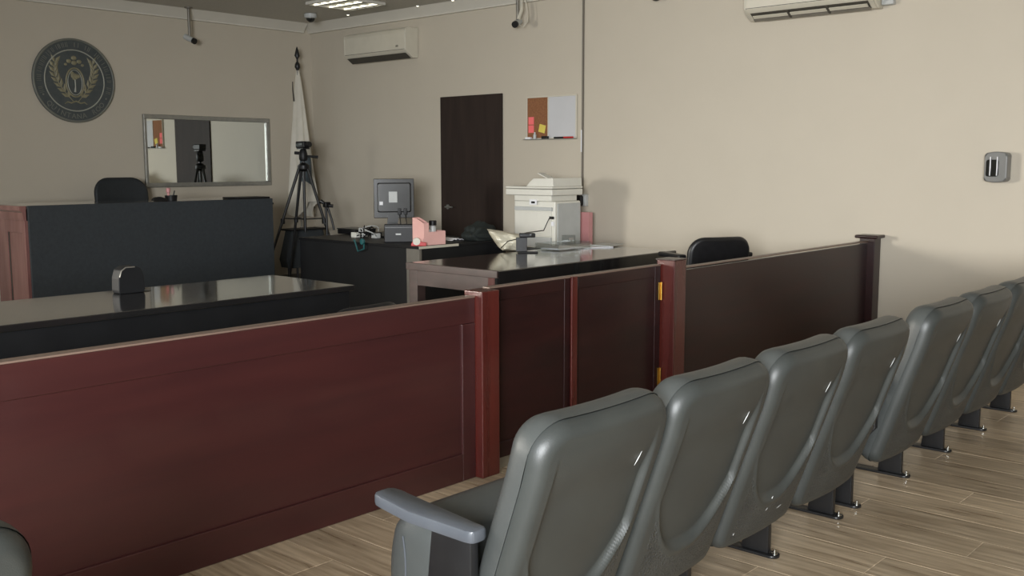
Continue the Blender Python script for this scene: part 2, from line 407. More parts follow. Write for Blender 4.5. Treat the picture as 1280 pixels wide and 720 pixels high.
def build_chair_parts():
    P = {}
    bm = bmesh.new()
    pillow(bm, HW - 0.003, Hh - 0.003, 0.095, 0.06, 0.042, shell_fn, n=8, inner=64, seg=7, round_=0.032, sub=52)
    for f in bm.faces:
        c = f.calc_center_median() - Mid; u, v = c.x, c.dot(Wd)
        if v < arc(u) - 0.05 and abs(u) < 0.21 and v > -Hh + 0.05: f.material_index = 1
    bmesh.ops.recalc_face_normals(bm, faces=bm.faces)
    P['back_shell'] = (bm, ['leather', 'leatherdot'])
    bm = bmesh.new()
    pillow(bm, HW, Hh, 0.10, 0.06, 0.088, lambda u, v, d: back_pt(u, v, -d + 0.001), n=8, inner=4, seg=6, round_=0.06)
    bmesh.ops.recalc_face_normals(bm, faces=bm.faces)
    P['back_cushion'] = (bm, ['cushion'])
    # folded-up seat: rounded block with its piping
    bm = bmesh.new()
    sc = Vector((0, 0.14, 0.395))
    def seat_fn(sg):
        def f(u, v, d):
            y = sg * d + 0.05 * (1 - (v / 0.18) ** 2) * (d / 0.075 if sg > 0 else 0) - 0.05 * v
            return sc + Vector((u, y, v))
        return f
    a = pillow(bm, 0.25, 0.18, 0.075, 0.05, 0.075, seat_fn(1), n=6, inner=3, seg=5, round_=0.06)
    b_ = pillow(bm, 0.25, 0.18, 0.075, 0.05, 0.13, seat_fn(-1), n=6, inner=3, seg=5, round_=0.05)
    bmesh.ops.remove_doubles(bm, verts=bm.verts, dist=0.0015); bmesh.ops.recalc_face_normals(bm, faces=bm.faces)
    P['seat'] = (bm, ['cushion'])
    pts = [sc + Vector((-0.2505, 0.012 - 0.05 * v + 0.02 * (v / 0.13) ** 2, v)) for v in np.linspace(0.11, -0.13, 9)]
    P['piping'] = (T(pts, 0.0022, 6), ['armgrey'])
    def support(x):
        bm = prism(bmesh.new(), [(-0.145, 0.585), (-0.005, 0.585), (0.03, 0.3), (0.065, 0.0115), (-0.05, 0.0115), (-0.05, 0.26), (-0.145, 0.37)], x - 0.014, x + 0.014, 'x', bev=0.004)
        return bm
    def foot(x):
        bm = prism(bmesh.new(), rrect(0.03, 0.2, 0.029, 6), 0.0005, 0.011, 'z', bev=0.002)
        bmesh.ops.translate(bm, verts=bm.verts, vec=(x, 0.11, 0)); return bm
    def bolt(x):
        bm = LA([(0.012, 0.011), (0.012, 0.016), (0.005, 0.017), (0.005, 0.03)], 10, (x, -0.072, 0)); return bm
    def arm(x):
        poly = []
        for yy, hw in ((-0.165, 0.018), (-0.158, 0.027), (-0.14, 0.031), (0.06, 0.039), (0.16, 0.041), (0.19, 0.036), (0.205, 0.022)): poly.append((x + hw, yy))
        poly += [(2 * x - a, b_) for a, b_ in reversed(poly)]
        bm = prism(bmesh.new(), poly, 0.587, 0.622, 'z', bev=0.009)
        for v in bm.verts: v.co.z += 0.02 * sst(0.0, 0.2, v.co.y) - 0.006
        return bm
    for s, x in (('l', -PITCHX / 2), ('r', PITCHX / 2)):
        P['support_' + s] = (support(x), ['blackmetal']); P['foot_' + s] = (foot(x), ['blackmetal'])
        P['bolt_' + s] = (bolt(x), ['chrome']); P['armrest_' + s] = (arm(x), ['armgrey'])
    # little pale crescent-shaped mark on the upper right of the back
    q = [back_pt(0.150 + 0.012 * math.sin(t_), 0.205 + 0.022 * t_, 0.0335) for t_ in (-0.9, -0.45, 0, 0.45, 0.9)]
    P['crescent_mark'] = (T(q, [0.0003, 0.001, 0.0016, 0.001, 0.0003], 6), ['whitegrey'])
    # hinge arm carrying the seat
    bm = B(-0.27, 0.27, -0.07, -0.02, 0.27, 0.30, bev=0.004)
    P['seat_beam'] = (bm, ['blackmetal'])
    out = {}
    for k, (bm, ms) in P.items():
        bm.normal_update()
        for f in bm.faces: f.smooth = True
        for e in bm.edges:
            if len(e.link_faces) == 2 and e.calc_face_angle(0) > math.radians(42): e.smooth = False
        me = bpy.data.meshes.new(k); bm.to_mesh(me); bm.free()
        for m_ in ms: me.materials.append(MT[m_])
        out[k] = me
    return out
CP = build_chair_parts()
def chair(xl, label, left=True, right=False):
    t = thing('auditorium_chair', label, 'chair', (xl + PITCHX / 2, CH_Y, 0), 0, 'charcoal auditorium chairs in a row')
    def part(n, me, p=None):
        o = bpy.data.objects.new(n, CP[me]); link(o, p or t); return o
    part('back_shell', 'back_shell'); part('back_cushion', 'back_cushion'); lab(part('crescent_mark', 'crescent_mark'), 'pale crescent mark')
    s = part('seat', 'seat'); lab(part('piping', 'piping', s), 'light grey piping'); part('seat_beam', 'seat_beam')
    for k in (['l'] if left else []) + (['r'] if right else []):
        f = part('support_leg', 'support_' + k); part('foot', 'foot_' + k, f); part('bolt', 'bolt_' + k, f)
        lab(part('armrest', 'armrest_' + k), 'blue-grey plastic armrest')
    return t
XA, XB = 1.69, 4.165
names = ['first charcoal auditorium chair at the aisle, grey armrest beside its folded-up seat',
         'second charcoal auditorium chair from the aisle, arched ledge low on its back',
         'third charcoal auditorium chair from the aisle, white scuffs low on its back',
         'fourth charcoal auditorium chair from the aisle, paired floor bolts at its right foot']
ch = [chair(XA + i * PITCHX, n, True, i == 3) for i, n in enumerate(names)]
names = ['fifth charcoal auditorium chair from the aisle, first after the gap in the row',
         'sixth charcoal auditorium chair from the aisle, next after the one by the gap',
         'seventh charcoal auditorium chair from the aisle, between the sixth and eighth',
         'eighth charcoal auditorium chair from the aisle, closest to the side wall']
ch += [chair(XB + i * PITCHX, n, True, i == 3) for i, n in enumerate(names)]
lone = chair(0.125, 'lone charcoal auditorium chair across the aisle facing the long rail', True, True)
lone.location.y = CH_Y + 0.265
def scuff(parent, u, v, du, dv, r=0.0013):
    q = [back_pt(u + du * k, v + dv * k, 0.0235 if v > -0.05 else 0.0415) for k in (-1, 0, 1)]
    bm = T(q, [r * 0.3, r, r * 0.3], 5)
    lab(obj('scuff', bm, 'whitegrey', parent, world=False), 'pale scuff mark')
scuff(ch[0], -0.035, 0.19, 0.024, 0.002)
for u, v, du, dv in ((-0.01, -0.245, 0.008, 0.01), (0.005, -0.24, 0.012, -0.004), (0.0, -0.205, 0.002, 0.008), (0.10, -0.27, 0.02, 0.004), (-0.2, -0.30, 0.001, 0.006)): scuff(ch[2], u, v, du, dv, 0.002)

# ------------------------------------------------------------------ office chairs
def office_chair(label, loc, rot, top, bw, bh, m, name='office_chair', arms=True, seat_z=0.46, r=0.12, group=None, arm_h=0.2):
    t = thing(name, label, 'chair', loc, rot, group)          # faces local +Y, back at local -Y
    bm = bmesh.new(); zc = top - bh / 2
    def fn(sg):
        return lambda u, v, d: Vector((u, -0.24 - 0.10 * v + sg * d + 0.18 * (u / bw) ** 2 * bw - 0.03 * (v / bh) ** 2, zc + v))
    pillow(bm, bw / 2, bh / 2, r, r * 0.8, 0.03, fn(1), n=8, inner=5, seg=4); pillow(bm, bw / 2, bh / 2, r, r * 0.8, 0.028, fn(-1), n=8, inner=5, seg=4)
    bmesh.ops.remove_doubles(bm, verts=bm.verts, dist=0.0008); bmesh.ops.recalc_face_normals(bm, faces=bm.faces)
    obj('backrest', bm, m, t, world=False)
    bm = bmesh.new()
    f2 = lambda sg: (lambda u, v, d: Vector((u, v + 0.02, seat_z + sg * d)))
    pillow(bm, 0.25, 0.24, 0.09, 0.07, 0.04, f2(1), n=6, inner=3, seg=4); pillow(bm, 0.25, 0.24, 0.09, 0.07, 0.03, f2(-1), n=6, inner=3, seg=4)
    bmesh.ops.remove_doubles(bm, verts=bm.verts, dist=0.0008); bmesh.ops.recalc_face_normals(bm, faces=bm.faces)
    obj('seat', bm, m, t, world=False)
    obj('back_bar', T([(0, 0.0, seat_z - 0.035), (0, -0.2, seat_z - 0.03), (0, -0.27, seat_z + 0.05), (0, -0.262, zc)], 0.02, 8), 'blackmetal', t, world=False)
    obj('column', LA([(0.05, 0.1), (0.03, 0.14), (0.025, seat_z - 0.03)], 14), 'blackmetal', t, world=False)
    for i in range(5):
        a = 2 * math.pi * i / 5 + 0.3; c, s = math.cos(a), math.sin(a)
        lg = obj('base_leg', T([(0.03 * c, 0.03 * s, 0.115), (0.28 * c, 0.28 * s, 0.075)], [0.022, 0.014], 6), 'blackmetal', t, world=False)
        w = LA([(0.005, -0.02), (0.028, -0.018), (0.028, 0.018), (0.005, 0.02)], 12, (0, 0, 0), 'y')
        bmesh.ops.rotate(w, verts=w.verts, cent=(0, 0, 0), matrix=Matrix.Rotation(a, 3, 'Z')); bmesh.ops.translate(w, verts=w.verts, vec=(0.29 * c, 0.29 * s, 0.029))
        obj('caster', w, 'blackplastic', lg, world=False)
    if arms:
        for s in (-1, 1):
            x = s * 0.29
            ar = obj('armrest', B(x - 0.035, x + 0.035, -0.2, 0.13, seat_z + arm_h, seat_z + arm_h + 0.035, bev=0.012), m, t, world=False)
            obj('arm_post', T([(s * 0.2, 0.0, seat_z - 0.03), (x, 0.0, seat_z - 0.01), (x, 0.0, seat_z + arm_h)], 0.016, 8), 'blackmetal', ar, world=False)
    return t
p = ony(150, 235, 10.39)
office_chair("dark teal-black judge's chair behind the long black bench", (p.x + 0.01, 10.15, 0), math.radians(180), 1.365, 0.6, 0.66, 'officemesh', seat_z=0.55, r=0.17)
p = ony(899, 310, 3.89)
office_chair('black vinyl office chair just behind the short rail by the side wall', (p.x + 0.113, 4.1, 0), math.radians(-28), 0.955, 0.53, 0.44, 'officevinyl', r=0.12, arm_h=0.33)
office_chair('black office chair barely showing above the long rail, beside the gate end', (3.12, 4.05, 0), math.radians(4), 0.815, 0.5, 0.36, 'officevinyl', arms=False)
office_chair('black office chair barely showing above the long rail, far from the gate', (1.50, 4.08, 0), math.radians(-5), 0.79, 0.46, 0.36, 'officevinyl', arms=False)

# ------------------------------------------------------------------ long desk behind the rail
def long_desk():
    x0, x1, y0, y1 = 0.6, 3.955, 4.91, 5.79
    t = thing('long_desk', 'long black desk with glossy top behind the long rail', 'desk', ((x0 + x1) / 2, (y0 + y1) / 2, 0))
    obj('desktop', B(x0, x1, y0, y1, 0.715, 0.75, bev=0.004), 'blackglass', t)
    obj('front_panel', B(x0 + 0.03, x1 - 0.02, y0 + 0.03, y0 + 0.055, 0.02, 0.715), 'blackfront', t)
    for xx in (x0 + 0.02, x1 - 0.05): obj('end_panel', B(xx, xx + 0.03, y0 + 0.056, y1 - 0.04, 0.0, 0.715), 'blackfront', t)
    return t
long_desk()
# small rounded desk speaker and a flat clip on that desk
p = onz(163, 361, 0.75); p.y = 5.62; p = ony(163, 364, 5.6)
t = thing('desk_speaker', 'small black round-topped desk speaker on the glossy long desk', 'speaker', (p.x, 5.62, 0.75))
prof = [(-0.075, 0.0), (0.075, 0.0), (0.082, 0.02), (0.078, 0.1), (0.06, 0.145), (0.025, 0.16), (-0.035, 0.16), (-0.065, 0.14), (-0.08, 0.09), (-0.082, 0.02)]
obj('body', prism(bmesh.new(), prof, -0.045, 0.045, 'y', bev=0.006), 'blackfront', t, world=False)
obj('trim', T([(-0.074, -0.045, 0.1), (-0.062, -0.046, 0.136), (-0.035, -0.046, 0.155), (0.02, -0.046, 0.155)], 0.004, 6), 'steelgrey', t, world=False)  # grey highlight painted along the speaker's upper left edge
p = onz(177, 363, 0.75)
tag(obj('pen', T([p + Vector((-0.05, 0, 0.009)), p + Vector((0.06, 0.005, 0.009))], [0.008, 0.006], 8), 'steelgrey'), 'short grey pen beside the round-topped desk speaker', 'pen')

# ------------------------------------------------------------------ judge's bench
def bench():
    x0, x1, y0, y1, zt = 3.632, 6.16, 9.0, 9.68, 1.145
    t = thing('judge_bench', "judge's bench with black cloth front and reddish panelled end", 'bench', ((x0 + x1) / 2, (y0 + y1) / 2, 0))
    obj('carcass', B(x0 + 0.03, x1 - 0.005, y0 + 0.01, y1, 0.0, zt - 0.03), 'blackfront', t)
    obj('top', B(x0 + 0.01, x1 + 0.005, y0, y1 + 0.02, zt - 0.03, zt, bev=0.004), 'blackglass', t)
    lab(obj('front_cloth', B(x0 + 0.012, x1, y0 - 0.02, y0 + 0.008, 0.03, zt + 0.002, bev=0.004), 'blackcloth', t), 'black cloth front')
    e = obj('end_panel', B(x0, x0 + 0.028, y0 + 0.015, y1, 0.0, zt - 0.13), 'benchside', t); lab(e, 'reddish glossy veneer end')
    for ya, yb in ((y0 + 0.015, y0 + 0.06), (y0 + 0.4, y0 + 0.45)):
        obj('end_stile', B(x0 - 0.012, x0, ya, yb, 0.0, zt - 0.13, bev=0.003), 'benchside', e)
    obj('end_groove', B(x0 - 0.004, x0, y0 + 0.38, y0 + 0.4, 0.1, zt - 0.2), 'darkslot', e)
    obj('end_rail', B(x0 - 0.012, x0, y0 + 0.06, y0 + 0.4, zt - 0.24, zt - 0.13, bev=0.003), 'benchside', e)
    obj('end_cornice', prism(bmesh.new(), [(x0 - 0.045, zt), (x0 + 0.009, zt), (x0 + 0.009, zt - 0.13), (x0 - 0.012, zt - 0.13), (x0 - 0.02, zt - 0.1), (x0 - 0.02, zt - 0.06), (x0 - 0.045, zt - 0.04)], y0 + 0.02, y1, 'y'), 'benchside', e)
    b_ = bmesh.new(); tube(b_, [(x1, y0 + 0.1, 1.085), (x1 + 0.085, y0 + 0.1, 1.088)], 0.012, 8); box(b_, x1, x1 + 0.03, y0 + 0.085, y0 + 0.115, 1.03, 1.085, bev=0.004)
    obj('bracket', b_, 'blackmetal', t)
bench()
tag(obj('ledger_book', B(5.76, 6.155, 9.02, 9.3, 1.146, 1.165, bev=0.004), 'blackplastic'), "thin black ledger lying on the judge's bench end", 'book')
p = ony(214, 249, 9.15)
t = thing('pen_cup', "dark pen cup with pink-tipped marker on the judge's bench", 'pen cup', (p.x, 9.15, 1.146))
obj('cup', LA([(0.04, 0.0), (0.055, 0.0), (0.06, 0.055), (0.05, 0.055), (0.046, 0.01)], 16), 'blackplastic', t, world=False)
lab(obj('marker', LA([(0.012, 0.012), (0.012, 0.08), (0.02, 0.085), (0.02, 0.125), (0.01, 0.13)], 10, (-0.028, 0, 0)), 'pinkbind', t, world=False), 'pink-tipped marker')
obj('pen', T([(0.02, 0.01, 0.012), (0.045, 0.01, 0.1)], 0.006, 6), 'blackplastic', t, world=False)
p = ony(200, 249, 9.15)
b_ = prism(bmesh.new(), [(-0.08, 0), (0.08, 0), (0.08, 0.018), (0.045, 0.03), (0.0, 0.045), (-0.05, 0.04), (-0.08, 0.02)], -0.025, 0.025, 'y', bev=0.005)
s_ = thing('stapler', "black stapler beside the pen cup on the judge's bench", 'stapler', (p.x, 9.15, 1.146))
obj('body', b_, 'blackplastic', s_, world=False)
obj('base_plate', B(-0.09, 0.06, -0.02, 0.02, 0.0, 0.006), 'steelgrey', s_, world=False)

# ------------------------------------------------------------------ far wall: seal, mirror, flag, camera
def seal():
    c = Vector((4.90, YL, 2.388)); R = 0.44
    t = thing('round_seal', 'round dark metal court seal with gold wreath on the far wall', 'seal', c)
    def disc(prof): return LA(prof, 64, (0, 0, 0), 'y')
    obj('disc', disc([(R - 0.01, -0.001), (R, -0.008), (R, -0.022), (R - 0.012, -0.03), (0.02, -0.03)]), 'sealdark', t, world=False)
    obj('rim', T([(math.cos(a) * (R - 0.012), -0.028, math.sin(a) * (R - 0.012)) for a in np.linspace(0, 2 * math.pi, 64, endpoint=False)], 0.012, 8, closed=True), 'sealedge', t, world=False)
    obj('ring', T([(math.cos(a) * 0.318, -0.032, math.sin(a) * 0.318) for a in np.linspace(0, 2 * math.pi, 64, endpoint=False)], 0.0065, 8, closed=True), 'sealring', t, world=False)
    # oval shield with tree
    obj('oval', T([(math.cos(a) * 0.095, -0.034, math.sin(a) * 0.15 - 0.02) for a in np.linspace(0, 2 * math.pi, 40, endpoint=False)], 0.009, 6, closed=True), 'sealgold', t, world=False)
    obj('oval_inner', T([(math.cos(a) * 0.076, -0.033, math.sin(a) * 0.13 - 0.02) for a in np.linspace(0, 2 * math.pi, 40, endpoint=False)], 0.004, 6, closed=True), 'sealring', t, world=False)
    tr = bmesh.new(); rnd = random.Random(2)
    for i in range(14):
        a = rnd.uniform(0, 6.28); q = rnd.uniform(0, 0.032)
        bmesh.ops.create_icosphere(tr, subdivisions=1, radius=0.022, matrix=Matrix.Translation((math.cos(a) * q * 1.3, -0.034, 0.055 + math.sin(a) * q)) @ Matrix.Diagonal((1, 0.5, 1, 1)))
    k = obj('tree_crown', tr, 'sealgold', t, world=False)
    obj('tree_trunk', T([(0, -0.034, 0.04), (0.002, -0.036, -0.06), (-0.004, -0.034, -0.12)], [0.006, 0.006, 0.012], 6), 'sealring', t, world=False)
    # laurel branches: every leaf a small wedge
    def leaf(x, z, ang, ln):
        bm = bmesh.new(); d = Vector((math.cos(ang), 0, math.sin(ang))); n = Vector((-d.z, 0, d.x)); p = Vector((x, -0.031, z))
        pts = [p, p + d * ln * 0.45 + n * ln * 0.2, p + d * ln, p + d * ln * 0.45 - n * ln * 0.2]
        top = bm.verts.new(p + d * ln * 0.45 + Vector((0, -0.008, 0))); v = [bm.verts.new(q) for q in pts]
        for i in range(4): bm.faces.new((v[i], v[(i + 1) % 4], top))
        return bm
    for s in (-1, 1):
        st = [(s * (0.02 + 0.19 * math.sin(k * 1.9)), -0.03, -0.225 + 0.40 * k) for k in np.linspace(0, 1, 9)]
        br = obj('laurel_branch', T(st, 0.005, 6), 'sealgold', t, world=False)
        for i, (x, y, z) in enumerate(st[1:]):
            for o in (-1, 1):
                ang = math.atan2(0.4, s * 0.29 * math.cos(1.75 * (i + 1) / 8)) + o * 0.55
                obj('leaf', leaf(x, z, ang, 0.095), 'sealgold', br, world=False, smooth=0)
        obj('ribbon', T([(0, -0.034, -0.215), (s * 0.05, -0.034, -0.235), (s * 0.09, -0.034, -0.225), (s * 0.12, -0.034, -0.245)], [0.008, 0.009, 0.007, 0.004], 6), 'sealgold', t, world=False)
    cr = bmesh.new()
    for x, z, r in ((0, 0.235, 0.03), (-0.055, 0.2, 0.028), (0.055, 0.2, 0.028), (0, 0.185, 0.03), (-0.09, 0.165, 0.018), (0.09, 0.165, 0.018)):
        bmesh.ops.create_icosphere(cr, subdivisions=2, radius=r, matrix=Matrix.Translation((x, -0.031, z)) @ Matrix.Diagonal((1, 0.35, 0.8, 1)))
    obj('crest', cr, 'sealgold', t, world=False)
    # lettering in the outer band: the legible words low on the ring, worn relief strokes elsewhere
    def glyph(chh, ang, rad, upright):
        cu = bpy.data.curves.new('g', 'FONT'); cu.body = chh; cu.size = 0.075; cu.extrude = 0.003; cu.align_x = 'CENTER'; cu.resolution_u = 2
        o = bpy.data.objects.new('g', cu); COL.objects.link(o); bpy.context.view_layer.update()
        me = bpy.data.meshes.new_from_object(o.evaluated_get(bpy.context.evaluated_depsgraph_get())); bpy.data.objects.remove(o)
        me.name = 'letter'; me.materials.clear(); me.materials.append(MT['sealedge'])
        l = bpy.data.objects.new('letter', me); link(l, t)
        l.location = (math.cos(ang) * rad, -0.031, math.sin(ang) * rad)
        l.rotation_euler = (math.radians(90), -(ang + math.radians(90) if upright else ang - math.radians(90)), 0)
        return l
    txt = 'QUINTANA ROO'
    for i, chh in enumerate(txt):
        if chh == ' ': continue
        glyph(chh, math.radians(-90 + (i - (len(txt) - 1) / 2) * 8.8), 0.398, True)
    for a in (-155, -28): obj('dot', LA([(0.01, -0.036), (0.01, -0.03)], 10, (math.cos(math.radians(a)) * 0.375, 0, math.sin(math.radians(a)) * 0.375), 'y'), 'sealedge', t, world=False)
    rnd = random.Random(9); st = bmesh.new()
    for a in np.arange(-18, 200, 6.2):
        if rnd.random() < 0.14: continue
        for k in range(rnd.choice((1, 2, 2))):
            aa = math.radians(a + k * 2.4 + rnd.uniform(-.4, .4)); q = 0.375
            d = Vector((math.cos(aa), 0, math.sin(aa))); tube(st, [d * (q - 0.024) + Vector((0, -0.031, 0)), d * (q + 0.024) + Vector((0, -0.031, 0))], 0.0035, 4)
    lab(obj('worn_lettering', st, 'sealedge', t, world=False), 'worn relief lettering')
seal()
def mirror():
    x0, x1, z0, z1, fw_ = 5.648, 7.318, 1.245, 2.066, 0.05
    t = thing('wall_mirror', 'wide rectangular mirror in a grey metal frame on the far wall', 'mirror', ((x0 + x1) / 2, YL - 0.02, z0))
    g = obj('glass', B(x0 + 0.02, x1 - 0.02, YL - 0.016, YL - 0.012, z0 + 0.02, z1 - 0.02), 'mirror', t)
    t.rotation_euler = (0, 0, math.radians(0.42))
    f = [(x0, x1, z1 - fw_, z1), (x0, x1, z0, z0 + fw_), (x0, x0 + fw_ * 0.7, z0 + fw_, z1 - fw_), (x1 - fw_, x1, z0 + fw_, z1 - fw_)]
    for a, b_, c, d in f: obj('frame_bar', B(a, b_, YL - 0.04, YL - 0.001, c, d, bev=0.005), 'alu', t)
mirror()
def flagpole():
    p_ = ony(375, 200, 10.48); x, y = p_.x, 10.48
    t = thing('flag_on_pole', 'white satin flag furled on an upright pole in the room corner', 'flag', (x, y, 0))
    obj('pole', T([(0, 0, 0.06), (0, 0, 2.68)], 0.014, 10), 'steelgrey', t, world=False)
    obj('finial', LA([(0.012, 2.66), (0.035, 2.7), (0.03, 2.74), (0.012, 2.77), (0.012, 2.8), (0.034, 2.84), (0.02, 2.9), (0.004, 2.95)], 14), 'brassd' if 'brassd' in MT else 'blackmetal', t, world=False)
    obj('base', LA([(0.12, 0.0), (0.12, 0.02), (0.05, 0.05), (0.025, 0.1)], 24), 'blackmetal', t, world=False)
    bm = bmesh.new(); rows = []; n = 40; NR = 26
    r_ = Vector((0.67, -0.74, 0)); dd = Vector((0.74, 0.67, 0))
    for i in range(NR + 1):
        k = i / NR; z = 2.66 - 1.72 * k; half = 0.02 + 0.15 * k ** 0.75; row = []
        for j in range(n):
            a = 2 * math.pi * j / n; fold = 1 + 0.28 * k * math.cos(5 * a + 1.2 * k) + 0.12 * k * math.cos(9 * a + 3)
            p = r_ * (math.cos(a) * half * fold + 0.01 * k) + dd * (math.sin(a) * half * 0.42 * fold)
            zz = z + (0.10 * math.cos(a * 2 + 1.0) * k ** 3)
            row.append(bm.verts.new((p.x, p.y, zz)))
        rows.append(row)
    for A, C in zip(rows, rows[1:]):
        for j in range(n): bm.faces.new((A[j], A[(j + 1) % n], C[(j + 1) % n], C[j]))
    bmesh.ops.recalc_face_normals(bm, faces=bm.faces)
    fl_ = obj('cloth', bm, 'flag', t, world=False, smooth=80)
    e = bmesh.new(); c0 = r_ * 0.075 - dd * 0.085
    pts = [(-0.06, 1.55), (0.015, 1.62), (0.075, 1.58), (0.085, 1.36), (0.09, 1.24), (0.0, 1.30), (-0.075, 1.28)]
    va = [e.verts.new(c0 + r_ * a + Vector((0, 0, z)) - dd * (0.012 * (i % 2))) for i, (a, z) in enumerate(pts)]
    vb = [e.verts.new(v.co + dd * 0.012) for v in va]
    e.faces.new(va); e.faces.new(vb[::-1])
    for i in range(len(va)): e.faces.new((va[i], vb[i], vb[(i + 1) % len(va)], va[(i + 1) % len(va)]))
    lab(obj('emblem', e, 'flagdark', fl_, world=False), 'dark blue-grey emblem fold')
    c1 = r_ * -0.055 - dd * 0.05
    lab(obj('tassel', T([c1 + Vector((0, 0, 2.52)), c1 + Vector((0, 0, 2.42)), c1 + r_ * 0.01 + Vector((0, 0, 2.28))], [0.006, 0.008, 0.010], 8), 'darkslot', t, world=False), 'dark tassel')
flagpole()

def tripod():
    x, y = 7.02, 9.6
    t = thing('camera_tripod', 'tall black camera tripod with fluid head standing before the flag', 'tripod', (x, y, 0))
    r_ = Vector((0.67, -0.74, 0)); dd = Vector((0.74, 0.67, 0)); ap = Vector((0, 0, 1.47))
    feet = [(-0.50, -0.26), (0.52, -0.22), (-0.28, 0.30)]
    for a, b_ in feet:
        f = r_ * a + dd * b_; k = f.normalized() * 0.05
        lg = obj('leg', T([ap + k, ap + (f - ap * 1) * 0.5 + Vector((0, 0, 0)) + k * 0.5, f + Vector((0, 0, 0.02))], [0.018, 0.016, 0.011], 8), 'blackmetal', t, world=False)
        obj('rubber_foot', LA([(0.02, 0.0), (0.022, 0.015), (0.012, 0.035)], 10, f), 'blackplastic', lg, world=False)
        m = ap + (f - ap) * 0.40 + k * 0.6
        obj('spreader_arm', T([Vector((0, 0, 0.87)), Vector((m.x, m.y, 0.885))], 0.008, 6), 'blackmetal', t, world=False)
        obj('leg_clamp', LA([(0.024, -0.03), (0.026, 0.0), (0.024, 0.03)], 8, ap + (f - ap) * 0.42 + k * 0.5), 'blackplastic', lg, world=False)
    obj('column', T([(0, 0, 0.72), (0, 0, 1.56)], 0.016, 8), 'blackmetal', t, world=False)
    obj('collar', LA([(0.03, 1.42), (0.07, 1.45), (0.07, 1.49), (0.03, 1.52)], 14), 'blackplastic', t, world=False)
    hd = obj('head', LA([(0.035, 1.54), (0.05, 1.56), (0.05, 1.62), (0.04, 1.66), (0.03, 1.68)], 14), 'blackplastic', t, world=False)
    obj('quick_plate', B(-0.05, 0.05, -0.06, 0.06, 1.675, 1.69, bev=0.003), 'blackmetal', hd, world=False)
    obj('pan_handle', T([Vector((0, 0, 1.6)), r_ * 0.07 + Vector((0, 0, 1.595)), r_ * 0.17 + Vector((0, 0, 1.585))], [0.012, 0.012, 0.017], 8), 'blackplastic', hd, world=False)
    obj('tilt_knob', T([-r_ * 0.04 + Vector((0, 0, 1.63)), -r_ * 0.1 + Vector((0, 0, 1.635))], 0.018, 8), 'blackplastic', hd, world=False)
    c = thing('video_camera', 'compact dark video camera mounted on the tall tripod', 'camera', (x, y, 1.691))
    obj('body', B(-0.05, 0.05, -0.08, 0.08, 0.0, 0.075, bev=0.012), 'blackplastic', c, world=False)
    obj('lens', LA([(0.03, -0.13), (0.034, -0.12), (0.034, -0.075)], 16, (0, 0, 0.038), 'y'), 'blackmetal', c, world=False)
tripod()
def draped_stand():
    p = ony(381, 310, 10.2)
    t = thing('draped_stand', 'small flat-topped stand draped in black cloth behind the tripod', 'stand', (p.x, 10.2, 0))
    obj('top_board', B(-0.27, 0.27, -0.13, 0.13, 0.70, 0.72, bev=0.004), 'blackplastic', t, world=False)
    bm = bmesh.new(); rows = []; n = 56
    for k in np.linspace(0, 1, 10):
        z = 0.70 - 0.45 * k; row = []
        hx, hy = 0.235 + 0.085 * min(1, k * 1.3) - 0.03 * sst(0.75, 1, k), 0.11 + 0.02 * k
        o = rrect(hx, hy, 0.07, 13)
        for j, (a, b_) in enumerate(o):
            f = 1 + 0.025 * k * math.cos(j * 1.3)
            row.append(bm.verts.new((a * f, b_ * f, z)))
        rows.append(row)
    for A, C in zip(rows, rows[1:]):
        for j in range(len(A)): bm.faces.new((A[j], A[(j + 1) % len(A)], C[(j + 1) % len(A)], C[j]))
    bm.faces.new(rows[-1][::-1]); bm.faces.new(rows[0])
    bmesh.ops.recalc_face_normals(bm, faces=bm.faces)
    obj('cloth_skirt', bm, 'blackcloth', t, world=False, smooth=60)
    for sx in (-1, 1):
        for sy in (-1, 1): obj('leg', T([(sx * 0.18, sy * 0.09, 0.0), (sx * 0.18, sy * 0.09, 0.3)], 0.015, 8), 'blackmetal', t, world=False)
draped_stand()
def light_stand():
    p = ony(409.5, 300, 8.95)
    t = thing('microphone_stand', 'thin grey stand with black clamps beside the cluttered desk', 'stand', (p.x, 8.95, 0))
    r_ = Vector((0.67, -0.74, 0)); dd = Vector((0.74, 0.67, 0))
    obj('lower_tube', T([(0, 0, 0.05), (0, 0, 0.62)], 0.011, 8), 'steelgrey', t, world=False)
    obj('upper_tube', T([(0, 0, 0.6), -r_ * 0.01 + Vector((0, 0, 1.06))], 0.014, 8), 'blackmetal', t, world=False)
    obj('clamp', LA([(0.02, 0.58), (0.028, 0.6), (0.028, 0.64), (0.02, 0.66)], 10), 'steelgrey', t, world=False)
    for a in (100, 215, 335):
        d = r_ * math.cos(math.radians(a)) + dd * math.sin(math.radians(a))
        lg = obj('leg', T([d * 0.015 + Vector((0, 0, 0.52)), d * 0.3 + Vector((0, 0, 0.012))], 0.010, 6), 'blackmetal', t, world=False)
        obj('brace', T([Vector((0, 0, 0.12)), d * 0.16 + Vector((0, 0, 0.255))], 0.006, 6), 'blackmetal', lg, world=False)
    hd = obj('boom_clamp', B(-0.035, 0.035, -0.03, 0.03, 1.03, 1.09, bev=0.01), 'blackplastic', t, world=False)
    obj('boom_arm', T([-r_ * 0.07 + Vector((0, 0, 1.10)), Vector((0, 0, 1.06)), r_ * 0.05 + Vector((0, 0, 0.9)), r_ * 0.075 + Vector((0, 0, 0.78))], [0.025, 0.014, 0.012, 0.012], 8), 'blackmetal', hd, world=False)
    obj('knob', T([Vector((0, 0, 1.05)), r_ * 0.07 + Vector((0, 0, 1.045))], 0.018, 8), 'blackplastic', hd, world=False)
light_stand()

